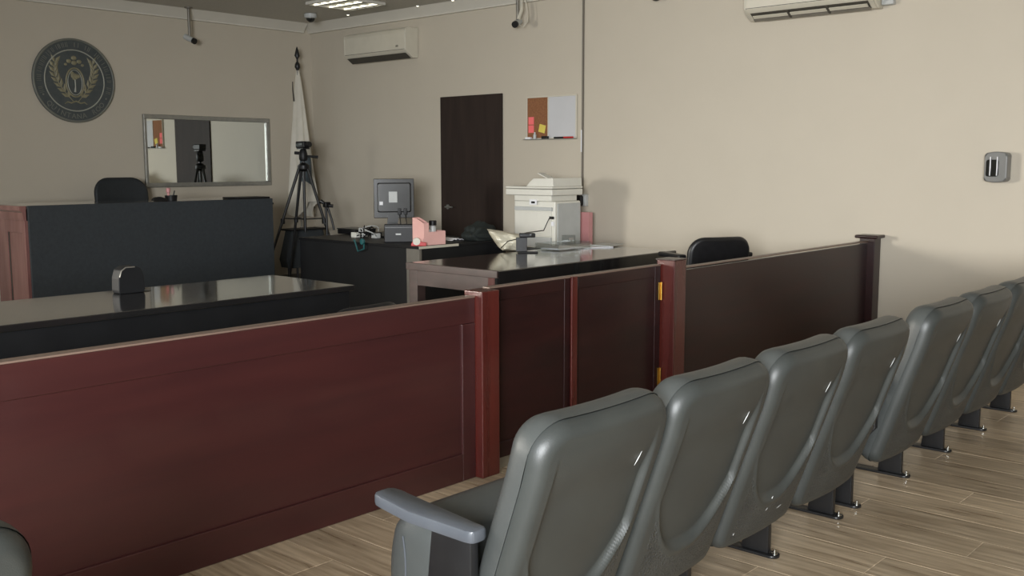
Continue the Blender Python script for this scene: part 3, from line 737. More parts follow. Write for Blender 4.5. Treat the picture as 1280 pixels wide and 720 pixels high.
# ------------------------------------------------------------------ clerk's cluttered desk
CZ = 0.755
def clerk_desk():
    x0, y0, x1, y1 = 6.17, 6.72, 7.35, 8.56
    t = thing('clerk_desk', 'black clerk desk cluttered with computer gear near the dark door', 'desk', ((x0 + x1) / 2, (y0 + y1) / 2, 0))
    obj('desktop', B(x0, x1, y0, y1, CZ - 0.025, CZ, bev=0.003), 'blackplastic', t)
    obj('side_panel', B(x0 + 0.012, x0 + 0.035, y0 + 0.19, y1 - 0.01, 0.02, CZ - 0.025), 'blackfront', t)
    lab(obj('corner_panel', B(x0 + 0.008, x0 + 0.035, y0 + 0.01, y0 + 0.188, 0.0, CZ - 0.025), 'steelgrey', t), 'grey metal corner panel')
    obj('front_panel', B(x0 + 0.036, x1 - 0.01, y0 + 0.01, y0 + 0.035, 0.02, CZ - 0.025), 'blackfront', t)
    obj('rear_leg', B(x1 - 0.05, x1 - 0.01, y0 + 0.05, y1 - 0.02, 0.0, CZ - 0.025), 'blackfront', t)
    lab(obj('light_edge', B(x0 - 0.003, x0 + 0.5, y0 - 0.003, y0 + 0.004, CZ - 0.022, CZ + 0.001), 'cream', t), 'cream edging strip')
clerk_desk()
def monitor():
    p = onz(487, 297, CZ); c = Vector((p.x + 0.05, p.y - 0.02, CZ))
    t = thing('computer_monitor', 'square black computer monitor seen from behind on the clerk desk', 'monitor', c, math.radians(-38))
    # local: back faces -Y (to the camera)
    s = obj('casing', B(-0.205, 0.205, -0.012, 0.02, 0.2, 0.60, bev=0.006), 'monitor', t, world=False)
    bm = prism(bmesh.new(), rrect(0.17, 0.15, 0.02, 4), -0.05, -0.012, 'y', bev=0.012); bmesh.ops.translate(bm, verts=bm.verts, vec=(0, 0, 0.41))
    obj('rear_bulge', bm, 'monitor', s, world=False)
    lab(obj('rear_label', B(-0.055, 0.03, -0.0525, -0.05, 0.36, 0.47), 'whitegrey', s, world=False), 'pale rating label')
    lab(obj('sticker', B(-0.15, -0.115, -0.0525, -0.05, 0.335, 0.37), 'paper', s, world=False), 'small white sticker')
    for x in (0.05, 0.11): obj('cable_plug', B(x - 0.018, x + 0.018, -0.06, -0.035, 0.235, 0.30, bev=0.004), 'blackplastic', s, world=False)
    obj('screen', B(-0.19, 0.19, 0.02, 0.023, 0.215, 0.585), 'smoke', s, world=False)
    obj('stand_neck', prism(bmesh.new(), [(-0.055, 0.3), (0.055, 0.3), (0.02, 0.02), (-0.09, 0.02)], -0.03, -0.0125, 'y'), 'monitor', t, world=False)
    obj('stand_base', prism(bmesh.new(), rrect(0.13, 0.09, 0.06, 6), 0.0008, 0.02, 'z', bev=0.004), 'blackplastic', t, world=False)
    for k, (x, e) in enumerate(((0.05, (0.03, -0.10)), (0.11, (-0.01, -0.14)))):
        lab(obj('cable', T([(x, -0.055, 0.24), (x + 0.01, -0.08, 0.15), (x - 0.02, -0.1, 0.07), (e[0], e[1], 0.024)], 0.005, 6), 'blackplastic', t, world=False), 'black cable')
    return c
mc = monitor()
def desk_pt(px, py, z=CZ): return onz(px, py, z)
p = ony(500, 303, 7.05); p = desk_pt(499, 303); 
t = thing('mini_computer', 'small black computer box under the square monitor', 'computer', (p.x + 0.06, p.y + 0.04, CZ), math.radians(-42))
bx = obj('case', B(-0.16, 0.16, -0.05, 0.05, 0.0, 0.17, bev=0.006), 'blackplastic', t, world=False)
lab(obj('badge', B(-0.05, 0.0, -0.0525, -0.05, 0.07, 0.085), 'whitegrey', bx, world=False), 'small pale badge')
obj('vent_rib', B(-0.15, 0.15, -0.052, -0.0495, 0.14, 0.146), 'monitor', bx, world=False)
# pink organiser box with what stands in it
p = desk_pt(517, 304); q = desk_pt(558, 303)
po = Vector((6.30, 6.80, CZ))
t = thing('pink_organizer', 'pink cardboard desk organiser with tall back compartment', 'organizer', po, math.radians(-4))
t.scale = (0.84, 0.84, 0.84)
W_, D_ = 0.31, 0.2
obj('front_wall', B(0.07, W_, 0.0, 0.006, 0.0, 0.145), 'pinkbox', t, world=False)
obj('tall_front', B(0.0, 0.07, -0.002, 0.006, 0.0, 0.245), 'pinkbox', t, world=False)
obj('side_wall', prism(bmesh.new(), [(0.006, 0.0), (D_, 0.0), (D_, 0.3), (0.12, 0.29), (0.006, 0.245)], 0.0, 0.006, 'x'), 'pinkbox', t, world=False)
obj('divider', prism(bmesh.new(), [(0.008, 0.0), (D_ - 0.01, 0.0), (D_ - 0.01, 0.3), (0.12, 0.29), (0.008, 0.245)], 0.064, 0.070, 'x'), 'pinkbox', t, world=False)
obj('back_wall', prism(bmesh.new(), [(0.0, 0.0), (W_, 0.0), (W_, 0.16), (0.18, 0.17), (0.15, 0.25), (0.1, 0.3), (0.0, 0.3)], D_ - 0.006, D_, 'y'), 'pinkbox', t, world=False)
obj('end_wall', B(W_ - 0.006, W_, 0.006, D_ - 0.006, 0.0, 0.15), 'pinkbox', t, world=False)
obj('floor_card', B(0.006, W_ - 0.006, 0.006, D_ - 0.006, 0.0, 0.005), 'pinkbox', t, world=False)
def inbox(dx, dy): return po + Vector((dx, dy, 0.006))
c = thing('correction_bottle', 'small glass bottle with black cap inside the pink organiser', 'bottle', inbox(0.195, 0.085))
obj('bottle', LA([(0.02, 0.0), (0.032, 0.005), (0.032, 0.15), (0.022, 0.165), (0.022, 0.175)], 14), 'whitegrey', c, world=False)
obj('cap', LA([(0.034, 0.168), (0.036, 0.17), (0.036, 0.21), (0.03, 0.214)], 14), 'blackplastic', c, world=False)
tag(obj('tissue', B(inbox(0.075, 0).x, inbox(0.14, 0).x, inbox(0, 0.05).y, inbox(0, 0.1).y, CZ + 0.006, CZ + 0.14, bev=0.01), 'paper'), 'folded white tissue pack in the pink organiser', 'tissue')
pp = inbox(0.24, 0.11)
tag(obj('marker_pen', T([pp + Vector((-0.02, 0, 0.006)), pp + Vector((0.0, 0, 0.175))], 0.009, 8), 'red'), 'red marker pen leaning in the pink organiser', 'pen')
p = desk_pt(519, 304)
rt_ = thing('tape_dispenser', 'red tape dispenser in front of the pink organiser', 'dispenser', (6.235, 6.80, CZ), math.radians(-42))
obj('body', prism(bmesh.new(), [(-0.07, 0), (0.07, 0), (0.07, 0.03), (0.03, 0.035), (0.0, 0.055), (-0.05, 0.05), (-0.07, 0.02)], -0.02, 0.02, 'y', bev=0.004), 'red', rt_, world=False)
lab(obj('tape_roll', LA([(0.016, -0.022), (0.034, -0.022), (0.034, 0.022), (0.016, 0.022)], 16, (-0.02, 0, 0.042), 'y'), 'cream', rt_, world=False), 'cream tape roll')
# cable tangle on the desk, a cable hanging with a teal plug
rnd = random.Random(5)
c0 = desk_pt(454, 297)
t = thing('cable_bundle', 'tangle of black and white cables and adapters on the clerk desk', 'cables', (c0.x, c0.y, CZ))
for i in range(9):
    pts = []
    a = rnd.uniform(0, 6.28); hh = rnd.uniform(0.03, 0.12)
    for k in np.linspace(0, 1, 12):
        rr = 0.07 + 0.07 * math.sin(3 * k + i); pts.append((math.cos(a + 4.2 * k) * rr * 0.6 + 0.07 * (k - 0.5), math.sin(a + 4.2 * k) * rr * 1.1 + 0.2 * (k - 0.6) * (1 if i % 2 else 0.2), 0.0075 + hh * abs(math.sin(3.3 * k + i * 0.7))))
    obj('cable', T(pts, 0.006, 6), ('blackplastic', 'whitegrey', 'blackplastic')[i % 3], t, world=False)
for i in range(5):
    x, y = rnd.uniform(-0.06, 0.1), rnd.uniform(-0.2, 0.15)
    obj('adapter', B(x - 0.03, x + 0.03, y - 0.04, y + 0.04, 0.0, 0.05 + 0.03 * rnd.random(), bev=0.006), ('blackplastic', 'white', 'whitegrey')[i % 3], t, world=False)
hx = 6.155 - c0.x; hc = onx(454, 303, 6.15)
hy, hz = hc.y - c0.y, hc.z - CZ
t = thing('hanging_cable', 'looped dark teal cable with round plug hanging off the clerk desk', 'cable', (c0.x, c0.y, CZ))
lab(obj('loop', T([(hx - 0.014, hy + 0.13, 0.012), (hx - 0.014, hy + 0.12, hz + 0.02), (hx - 0.014, hy + 0.07, hz - 0.09), (hx - 0.014, hy - 0.02, hz - 0.06), (hx - 0.012, hy - 0.02, hz + 0.02), (hx - 0.014, hy - 0.03, 0.012)], 0.008, 6), 'teal', t, world=False), 'dark teal looped cable')
lab(obj('plug', LA([(0.012, -0.02), (0.03, -0.016), (0.03, 0.0), (0.012, 0.004)], 12, (hx - 0.016, hy - 0.01, hz + 0.01), 'x'), 'teal', t, world=False), 'round teal plug')
p = desk_pt(434, 292)
t = thing('document_tray', 'flat black device lying on the clerk desk near the thin stand', 'device', (p.x + 0.05, p.y - 0.1, CZ))
obj('case', B(-0.12, 0.12, -0.18, 0.18, 0.0, 0.05, bev=0.006), 'blackplastic', t, world=False)
obj('lid', B(-0.125, 0.125, -0.185, 0.185, 0.05, 0.062, bev=0.004), 'monitor', t, world=False)
p = desk_pt(570, 300); 
b_ = bmesh.new()
bmesh.ops.create_grid(b_, x_segments=12, y_segments=8, size=0.5)
for v in b_.verts:
    x, y = v.co.x, v.co.y; v.co = Vector((p.x - 0.05 + x * 0.16, p.y + 0.02 + y * 0.2, CZ + 0.006 + 0.022 * abs(math.sin(9 * x + 3 * y)) * (1 - (2 * x) ** 2)))
bmesh.ops.solidify(b_, geom=b_.faces[:], thickness=0.003)
tag(obj('crumpled_papers', b_, 'paper'), 'crumpled white papers beside the pink organiser', 'papers')
p = desk_pt(598, 300)
cl = thing('dark_jacket', 'dark green-black jacket bundled on the clerk desk corner', 'jacket', (7.16, 6.9, CZ + 0.001))
b_ = bmesh.new(); bmesh.ops.create_icosphere(b_, subdivisions=4, radius=1)
for v in b_.verts:
    n_ = 1 + 0.12 * math.sin(7 * v.co.x + 2) * math.cos(6 * v.co.z) + 0.08 * math.sin(13 * v.co.y + 4 * v.co.x)
    v.co = Vector((v.co.x * 0.2 * n_, v.co.y * 0.13 * n_, max(0, v.co.z * 0.5 + 0.18) * 0.24 * n_))
obj('fabric', b_, mat('dark_green_fabric', (24, 30, 28), (32, 38, 35), 30, 0.8, bump=0.3, bscale=120), cl, world=False, smooth=80)
sl = T([(-0.14, -0.07, 0.05), (-0.05, -0.11, 0.045), (0.06, -0.115, 0.04), (0.14, -0.09, 0.04)], [0.03, 0.035, 0.03, 0.022], 10)
obj('sleeve', sl, bpy.data.materials['dark_green_fabric'], cl, world=False, smooth=80)

# ------------------------------------------------------------------ witness desk behind the gate
WZ = 0.785
def witness_desk():
    a = onz(622, 339, WZ); x0, y0 = a.x, a.y; x1, y1 = x0 + 2.18, y0 + 0.92
    t = thing('witness_desk', 'brown wooden desk with glossy dark top and open side behind the gate', 'desk', ((x0 + x1) / 2, (y0 + y1) / 2, 0))
    obj('desktop', B(x0, x1, y0, y1, WZ - 0.045, WZ, bev=0.004), 'witnesstop', t)
    lab(obj('side_edge', B(x0 - 0.004, x0 + 0.02, y0 + 0.002, y1 - 0.002, WZ - 0.05, WZ + 0.001, bev=0.003), 'witness', t), 'lighter walnut edge')
    obj('front_panel', B(x0 + 0.004, x1 - 0.03, y0 + 0.006, y0 + 0.03, 0.03, WZ - 0.045), 'blackglass', t)
    lab(obj('edge_strip', B(x0 + 0.008, x1, y0 - 0.006, y0 + 0.0, WZ - 0.11, WZ - 0.003, bev=0.003), 'blackglass', t), 'black glossy front edge')
    obj('apron', B(x0 + 0.012, x0 + 0.04, y0 + 0.1, y1 - 0.11, WZ - 0.16, WZ - 0.05), 'witness', t)
    obj('leg', B(x0 + 0.01, x0 + 0.09, y1 - 0.11, y1 - 0.02, 0.0, WZ - 0.046, bev=0.003), 'witness', t)
    obj('leg', B(x0 + 0.01, x0 + 0.06, y0 + 0.032, y0 + 0.1, 0.0, WZ - 0.046, bev=0.003), 'mahogv', t)
    for yy in (y0 + 0.04, y1 - 0.1): obj('leg', B(x1 - 0.1, x1 - 0.03, yy, yy + 0.07, 0.0, WZ - 0.046, bev=0.003), 'witness', t)
    return x0, y0, x1, y1
wx0, wy0, wx1, wy1 = witness_desk()
def camera_stand():
    p = onz(652, 316, WZ)
    t = thing('document_camera', 'black desk camera on a flat upright stand with trailing cable', 'camera', (p.x, p.y, WZ), math.radians(-45))
    obj('base', B(-0.03, 0.13, -0.05, 0.05, 0.0005, 0.01, bev=0.003), 'blackplastic', t, world=False)
    obj('post', B(-0.045, 0.045, -0.008, 0.008, 0.0101, 0.125, bev=0.003), 'blackplastic', t, world=False)
    hd = obj('head', B(-0.02, 0.11, -0.03, 0.03, 0.125, 0.16, bev=0.008), 'blackplastic', t, world=False)
    obj('lens', LA([(0.012, -0.012), (0.016, -0.01), (0.016, 0.0)], 12, (0.08, -0.03, 0.142), 'y'), 'smoke', hd, world=False)
    return p
dp = camera_stand()
# printer on its own low stand against the wall
PX0, PX1, PY0, PY1 = 7.25, 7.655, 6.02, 6.56
t = thing('printer_stand', 'dark low table carrying the white printer by the side wall', 'table', (7.5, 6.25, 0))
obj('tabletop', B(7.1, 7.95, 5.92, 6.66, 0.665, 0.70, bev=0.004), 'blackplastic', t)
for x in (7.13, 7.87):
    for y in (5.95, 6.58): obj('leg', B(x, x + 0.05, y, y + 0.05, 0.0, 0.665), 'blackmetal', t)
t = thing('office_printer', 'large white multifunction printer with scanner lid and document feeder', 'printer', ((PX0 + PX1) / 2, (PY0 + PY1) / 2, 0.70))
PZ = 0.70
bd = obj('body', B(PX0 + 0.02, PX1, PY0 + 0.01, PY1 - 0.01, PZ, 1.15, bev=0.012), 'white', t)
lab(obj('shaded_side_cover', B(PX0 + 0.05, PX1 - 0.01, PY0 + 0.002, PY0 + 0.012, PZ + 0.02, 1.13, bev=0.004), 'whitegrey', t), 'side cover with its shade painted grey')  # grey colour paints the shade on this side of the white printer
obj('front_door', B(PX0 + 0.008, PX0 + 0.022, PY0 + 0.05, PY1 - 0.04, PZ + 0.12, 1.05, bev=0.004), 'white', t)
obj('paper_tray', B(PX0 + 0.004, PX0 + 0.022, PY0 + 0.05, PY1 - 0.04, PZ + 0.015, PZ + 0.11, bev=0.004), 'whitegrey', t)
obj('output_lip', B(PX0 - 0.0, PX0 + 0.022, PY0 + 0.04, PY1 - 0.03, 1.06, 1.095, bev=0.004), 'whitegrey', t)
obj('control_neck', B(PX0 + 0.0, PX1 - 0.02, PY0 + 0.04, PY1 - 0.03, 1.15, 1.205, bev=0.006), 'white', t)
lab(obj('display', B(PX0 - 0.006, PX0 + 0.001, PY0 + 0.22, PY0 + 0.31, 1.115, 1.165, bev=0.002), 'paper', t), 'small white panel with a dark symbol')
obj('display_symbol', B(PX0 - 0.009, PX0 - 0.0055, PY0 + 0.24, PY0 + 0.285, 1.128, 1.148), 'blackplastic', t)
sc_ = obj('scanner_bed', B(PX0 - 0.05, PX1 + 0.01, PY0 - 0.01, PY1 + 0.04, 1.205, 1.265, bev=0.01), 'white', t)
obj('scanner_lid', B(PX0 - 0.05, PX1 + 0.01, PY0 - 0.01, PY1 + 0.04, 1.268, 1.29, bev=0.008), 'white', t)
fd = obj('document_feeder', prism(bmesh.new(), [(PY0 - 0.005, 1.29), (PY0 + 0.33, 1.29), (PY0 + 0.29, 1.33), (PY0 + 0.24, 1.365), (PY0 + 0.0, 1.37)], PX0 - 0.03, PX1, 'x', bev=0.005), 'white', t)
obj('feeder_tray', B(PX0 + 0.06, PX0 + 0.16, PY0 + 0.14, PY0 + 0.27, 1.385, 1.395, bev=0.003, rot=RX(22)), 'white', t)
obj('power_cable', T([(PX0 + 0.0, PY0 + 0.03, 1.0), (PX0 - 0.06, PY0 + 0.02, 0.99), (PX0 - 0.3, PY0 - 0.12, 0.90), (dp.x + 0.3, dp.y + 0.2, WZ + 0.14), (dp.x + 0.06, dp.y + 0.02, WZ + 0.155)], 0.005, 6), 'blackplastic', t)
obj('cable_socket', B(PX0 - 0.012, PX0 + 0.01, PY0 + 0.015, PY0 + 0.06, 0.985, 1.01, bev=0.003), 'blackplastic', t)
obj('service_sticker', B(PX0 + 0.004, PX0 + 0.009, PY0 + 0.015, PY0 + 0.045, 0.92, 0.96), 'paper', t)
t = thing('binder', 'upright pink binder standing beside the white printer', 'binder', (7.785, 6.13, 0.70))
obj('cover', B(-0.03, -0.026, -0.12, 0.14, 0.001, 0.33), 'pinkbind', t, world=False)
obj('cover', B(0.026, 0.03, -0.12, 0.14, 0.001, 0.33), 'pinkbind', t, world=False)
obj('spine', B(-0.03, 0.03, -0.125, -0.12, 0.001, 0.33), 'pinkbind', t, world=False)
obj('pages', B(-0.025, 0.025, -0.118, 0.125, 0.008, 0.31), 'paper', t, world=False)
# crumpled bag, tray, holder and papers on the witness desk
def bag():
    p = onz(641, 314, WZ)
    t = thing('plastic_bag', 'crumpled cream plastic bag on the brown witness desk', 'bag', (p.x + 0.02, p.y + 0.03, WZ))
    r_ = Vector((0.67, -0.74, 0)); dd = Vector((0.74, 0.67, 0))
    out = [(-0.205, 0.182), (-0.15, 0.178), (-0.1, 0.168), (-0.04, 0.158), (0.02, 0.146), (0.075, 0.138), (0.088, 0.09), (0.092, 0.04), (0.08, 0.001), (0.03, 0.0), (-0.03, 0.0), (-0.075, 0.002), (-0.115, 0.035), (-0.15, 0.085), (-0.182, 0.135)]
    bm = bmesh.new(); cx, cz = -0.03, 0.08; rings = []; n = len(out); rn = random.Random(3)
    fine = []
    for i in range(n):
        (a0, b0), (a1, b1) = out[i], out[(i + 1) % n]
        fine += [(a0 + (a1 - a0) * k / 3, b0 + (b1 - b0) * k / 3) for k in range(3)]
    for sc_, dpt in ((0.02, -0.085), (0.35, -0.085), (0.65, -0.075), (0.88, -0.05), (1.0, 0.0), (0.88, 0.05), (0.6, 0.075), (0.02, 0.08)):
        row = []
        for a_, b_ in fine:
            x, z = cx + (a_ - cx) * sc_, cz + (b_ - cz) * sc_
            w = (0.016 * math.sin(38 * x + 24 * z) + 0.011 * math.sin(61 * z - 33 * x + 1)) * (1 if 0.1 < sc_ < 0.95 else 0.2)
            P = r_ * x + dd * (dpt + w); row.append(bm.verts.new((P.x, P.y, max(0.001, z + 0.2 * w * (z > 0.02)))))
        rings.append(row)
    for A, C in zip(rings, rings[1:]):
        for j in range(len(A)): bm.faces.new((A[j], A[(j + 1) % len(A)], C[(j + 1) % len(A)], C[j]))
    bm.faces.new(rings[0][::-1]); bm.faces.new(rings[-1]); bmesh.ops.recalc_face_normals(bm, faces=bm.faces)
    obj('sack', bm, 'plasticbag', t, world=False, smooth=30)
    obj('cord', T([r_ * -0.09 - dd * 0.10 + Vector((0, 0, 0.03)), r_ * -0.03 - dd * 0.115 + Vector((0, 0, 0.09)), r_ * 0.06 - dd * 0.11 + Vector((0, 0, 0.11)), r_ * 0.13 - dd * 0.1 + Vector((0, 0, 0.13))], 0.004, 6), 'blackplastic', t, world=False)
bag()
p = onz(690, 309, WZ)
t = thing('paper_tray', 'low grey plastic tray behind the desk camera on the witness desk', 'tray', (p.x - 0.07, wy1 - 0.14, WZ), math.radians(0))
tr_ = bmesh.new()
box(tr_, -0.24, 0.2, -0.13, 0.13, 0.0005, 0.008); box(tr_, -0.24, 0.2, -0.13, -0.122, 0.008, 0.05); box(tr_, -0.24, 0.2, 0.122, 0.13, 0.008, 0.06); box(tr_, -0.24, -0.232, -0.122, 0.122, 0.008, 0.06); box(tr_, 0.192, 0.2, -0.122, 0.122, 0.008, 0.06)
obj('tray', tr_, 'clear', t, world=False)
obj('sheet', B(-0.2, 0.1, -0.1, 0.1, 0.0085, 0.02), 'paper', t, world=False)
p = onz(709, 308, WZ)
t = thing('acrylic_holder', 'clear acrylic card holder beside the paper stack on the witness desk', 'card holder', (p.x + 0.02, p.y, WZ), math.radians(-40))
obj('plate', B(-0.06, 0.06, -0.004, 0.004, 0.001, 0.1, bev=0.002), 'clear', t, world=False)
obj('foot', B(-0.06, 0.06, -0.03, 0.035, 0.0005, 0.005), 'clear', t, world=False)
lab(obj('card', B(0.0, 0.04, -0.0062, -0.0045, 0.03, 0.075), 'steelgrey', t, world=False), 'small grey card')
for k, (px, py, rz, dz) in enumerate(((742, 309, -26, 0.0), (758, 307.5, 12, 0.008))):
    p = onz(px, py, WZ)
    st = B(-0.14, 0.14, -0.10, 0.10, 0.0, 0.0075, bev=0.001); bmesh.ops.rotate(st, verts=st.verts, cent=(0, 0, 0), matrix=RZ(rz)); bmesh.ops.translate(st, verts=st.verts, vec=(p.x, p.y, WZ + 0.0006 + dz))
    tag(obj('paper_stack', st, ('paper', 'whitegrey')[k]), ('loose white papers lying on the witness desk edge', 'greyish folder overlapping the white papers on the witness desk')[k], 'papers')

# ------------------------------------------------------------------ right wall: board, air conditioners, raceway, dispenser
def board():
    y0, y1, z0, z1 = 6.345, 7.012, 1.757, 2.196
    x = XR; t = thing('notice_board', 'half cork, half white notice board with sticky notes on the side wall', 'notice board', (x, (y0 + y1) / 2, z0))
    ym = 6.722
    ck = obj('cork_panel', B(x - 0.014, x - 0.001, ym, y1 - 0.008, z0 + 0.01, z1 - 0.01), 'cork', t)
    obj('white_panel', B(x - 0.014, x - 0.001, y0 + 0.008, ym, z0 + 0.01, z1 - 0.01), 'wboard', t)
    for a, b_, c, d in ((y0, y1, z1 - 0.014, z1), (y0, y1, z0, z0 + 0.012), (y0, y0 + 0.014, z0 + 0.012, z1 - 0.014), (y1 - 0.008, y1, z0 + 0.012, z1 - 0.014), (ym - 0.006, ym + 0.004, z0 + 0.012, z1 - 0.014)):
        obj('frame_bar', B(x - 0.022, x - 0.001, a, b_, c, d, bev=0.003), 'cream', t)
    tr = obj('pen_tray', B(x - 0.06, x - 0.0225, y0 - 0.005, y1 + 0.02, z0 - 0.006, z0 + 0.002, bev=0.002), 'alu', t)
    for z, w_ in ((1.91, 'upper'), (1.825, 'lower')):
        tag(obj('sticky_note', B(x - 0.0165, x - 0.0145, 6.915, 6.99, z, z + 0.078), 'pinknote'), w_ + ' pink sticky note of the pair on the cork board', 'note', 'pink sticky notes')
    tag(obj('sticky_note', B(x - 0.0165, x - 0.0145, 6.76, 6.845, 1.825, 1.905, rot=RX(14)), 'yellownote'), 'yellow sticky note pinned tilted on the cork board', 'note')
    zt = z0 + 0.0022
    tag(obj('board_eraser', B(x - 0.058, x - 0.026, 6.70, 6.78, zt, zt + 0.028, bev=0.004), 'blackplastic'), 'small black eraser on the board tray', 'eraser')
    tag(obj('correction_bottle', LA([(0.016, 0.0), (0.018, 0.004), (0.018, 0.045), (0.01, 0.05), (0.01, 0.07)], 10, (x - 0.042, 6.88, zt)), 'whitegrey'), 'little white bottle on the board tray under the cork', 'bottle')
    tag(obj('chalk_box', B(x - 0.058, x - 0.028, 6.93, 7.0, zt, zt + 0.02, bev=0.002), 'paper'), 'small white box at the cork end of the board tray', 'box')
    tag(obj('marker_pen', T([(x - 0.045, 6.37, zt + 0.009), (x - 0.045, 6.49, zt + 0.009)], 0.009, 8), 'red'), 'red marker on the whiteboard end of the board tray', 'marker')
    tag(obj('marker_pen', T([(x - 0.04, 6.5, zt + 0.009), (x - 0.04, 6.62, zt + 0.009)], 0.009, 8), 'blackplastic'), 'black marker lying beside the red marker on the board tray', 'marker')
board()
def aircon(y0, y1, zb, zt, label, louvers):
    t = thing('air_conditioner', label, 'air conditioner', (XR, (y0 + y1) / 2, zb), 0, 'split air conditioners on the side wall')
    x = XR - 0.001; D = 0.2
    poly = [(x, zt), (x - D + 0.05, zt), (x - D + 0.012, zt - 0.025), (x - D, zt - 0.06), (x - D + 0.004, zb + 0.085), (x - D + 0.03, zb + 0.055), (x - 0.08, zb), (x, zb)]
    obj('casing', prism(bmesh.new(), poly, y0 + 0.02, y1 - 0.02, 'y', bev=0.004), 'cream', t)
    for ya, yb in ((y0, y0 + 0.02), (y1 - 0.02, y1)):
        obj('end_cap', prism(bmesh.new(), poly, ya, yb, 'y', bev=0.006), 'cream', t)
    obj('front_seam', B(x - D - 0.001, x - D + 0.006, y0 + 0.021, y1 - 0.021, zb + 0.088, zb + 0.092), 'darkslot', t)
    if louvers:
        # open outlet: dark slot, flaps and two dividers on the sloping underside
        ang = math.degrees(math.atan2(0.055, D - 0.11))
        def slope(a): return Vector((x - D + 0.03 + a * (D - 0.11), 0, zb + 0.055 - a * 0.055))
        def strip(name, a0, a1, ya, yb, off, m, th=0.004):
            p, q = slope(a0), slope(a1); n = Vector((-(q - p).z, 0, (q - p).x)).normalized(); n = n if n.z < 0 else -n
            poly_ = [(p + n * off), (q + n * off), (q + n * (off + th)), (p + n * (off + th))]
            return obj(name, prism(bmesh.new(), [(v.x, v.z) for v in poly_], ya, yb, 'y'), m, t)
        strip('outlet_slot', 0.05, 0.95, y0 + 0.06, y1 - 0.05, 0.0005, 'darkslot')
        L_ = (y1 - y0 - 0.11) / 3
        for k in range(3):
            ya = y0 + 0.06 + k * L_
            strip('flap', 0.3, 0.62, ya + 0.012, ya + L_ - 0.012, 0.008, 'cream', 0.006)
        for k in (1, 2):
            ya = y0 + 0.06 + k * L_; strip('divider', 0.05, 0.9, ya - 0.01, ya + 0.01, 0.005, 'darkslot', 0.01)
        strip('lower_flap', 0.72, 1.0, y0 + 0.06, y1 - 0.05, 0.006, 'steelgrey', 0.006)
        lab(obj('pipe_cover', B(x - 0.06, x, y0 - 0.1, y0 - 0.002, zb + 0.02, zb + 0.09, bev=0.01), 'whitegrey', t), 'grey pipe cover')
    else:
        obj('outlet_flap', prism(bmesh.new(), [(x - D + 0.028, zb + 0.05), (x - D + 0.034, zb + 0.05), (x - 0.085, zb - 0.002), (x - 0.088, zb - 0.006)], y0 + 0.03, y1 - 0.03, 'y'), 'darkslot', t)
        lab(obj('badge', B(x - D - 0.003, x - D + 0.001, y0 + 0.12, y0 + 0.16, zb + 0.12, zb + 0.14), 'chrome', t), 'tiny silver badge')
    return t
aircon(8.69, 9.80, 2.715, 3.055, 'white wall air conditioner above the door side, near the room corner', False)
aircon(3.27, 4.40, 2.715, 3.055, 'white wall air conditioner with open outlet flaps above the short rail', True)
t = thing('cable_raceway', 'thin vertical cable raceway with black plug on the side wall', 'raceway', (XR, 6.275, 1.14))
obj('channel', B(XR - 0.022, XR - 0.001, 6.266, 6.281, 1.2, WALLTOP - 0.014, bev=0.003), 'base', t)  # channel coloured darker to take in its shadow line on the wall
lab(obj('white_strip', B(XR - 0.026, XR - 0.0225, 6.274, 6.284, 1.62, 1.84), 'paper', t), 'thin white strip')  # narrow white strip partway up the channel
ob = obj('outlet_box', B(XR - 0.05, XR - 0.001, 6.20, 6.29, 1.08, 1.2, bev=0.006), 'whitegrey', t)
obj('plug', prism(bmesh.new(), rrect(0.03, 0.055, 0.025, 5), XR - 0.1, XR - 0.0505, 'x', bev=0.006), 'blackplastic', ob)
for m_ in [ob.children[0].data]:
    for v in m_.vertices: v.co.y += 6.255; v.co.z += 1.135
obj('plug_cord', T([(XR - 0.075, 6.28, 1.165), (XR - 0.07, 6.282, 1.21), (XR - 0.03, 6.28, 1.23)], 0.008, 6), 'blackplastic', ob)
def dispenser():
    c = onx(1247, 208, XR - 0.05); yc = c.y
    t = thing('soap_dispenser', 'grey wall dispenser with dark window on the side wall', 'dispenser', (XR, yc, 1.36))
    def slab(w, hz, r, x0, x1, m, zc, n, bev, par=t, yo=0, bulge=0):
        o = [(a, b_ + bulge * (1 - (a / w) ** 2) * (1 if b_ > 0 else -1)) for a, b_ in rrect(w, hz, r, 6)]
        o2 = []
        for i in range(len(o)):
            o2.append(o[i]); a, b_ = o[i], o[(i + 1) % len(o)]
            if abs(a[0] - b_[0]) > w * 0.5:
                for k in (1, 2, 3, 4, 5):
                    uu = a[0] + (b_[0] - a[0]) * k / 6; o2.append((uu, a[1] + bulge * ((1 - (uu / w) ** 2) - (1 - (a[0] / w) ** 2)) * (1 if a[1] > 0 else -1)))
        bm = prism(bmesh.new(), [(yc + yo + a, zc + b_) for a, b_ in o2], x0, x1, 'x', bev=bev)
        return obj(n, bm, m, par)
    bd = slab(0.082, 0.098, 0.018, XR - 0.10, XR - 0.001, 'greydev', 1.472, 'housing', 0.012, bulge=0.016)
    slab(0.045, 0.062, 0.018, XR - 0.105, XR - 0.1003, 'smoke', 1.465, 'window', 0.002, par=bd, yo=0.022)
    for yo in (0.036, -0.012):
        lab(obj('painted_highlight', T([(XR - 0.1065, yc + yo, 1.41), (XR - 0.109, yc + yo - 0.002, 1.47), (XR - 0.1065, yc + yo, 1.548)], [0.004, 0.005, 0.004], 8), 'paper', bd), 'painted white highlight')  # white strips paint the two highlights on the dispenser front
dispenser()

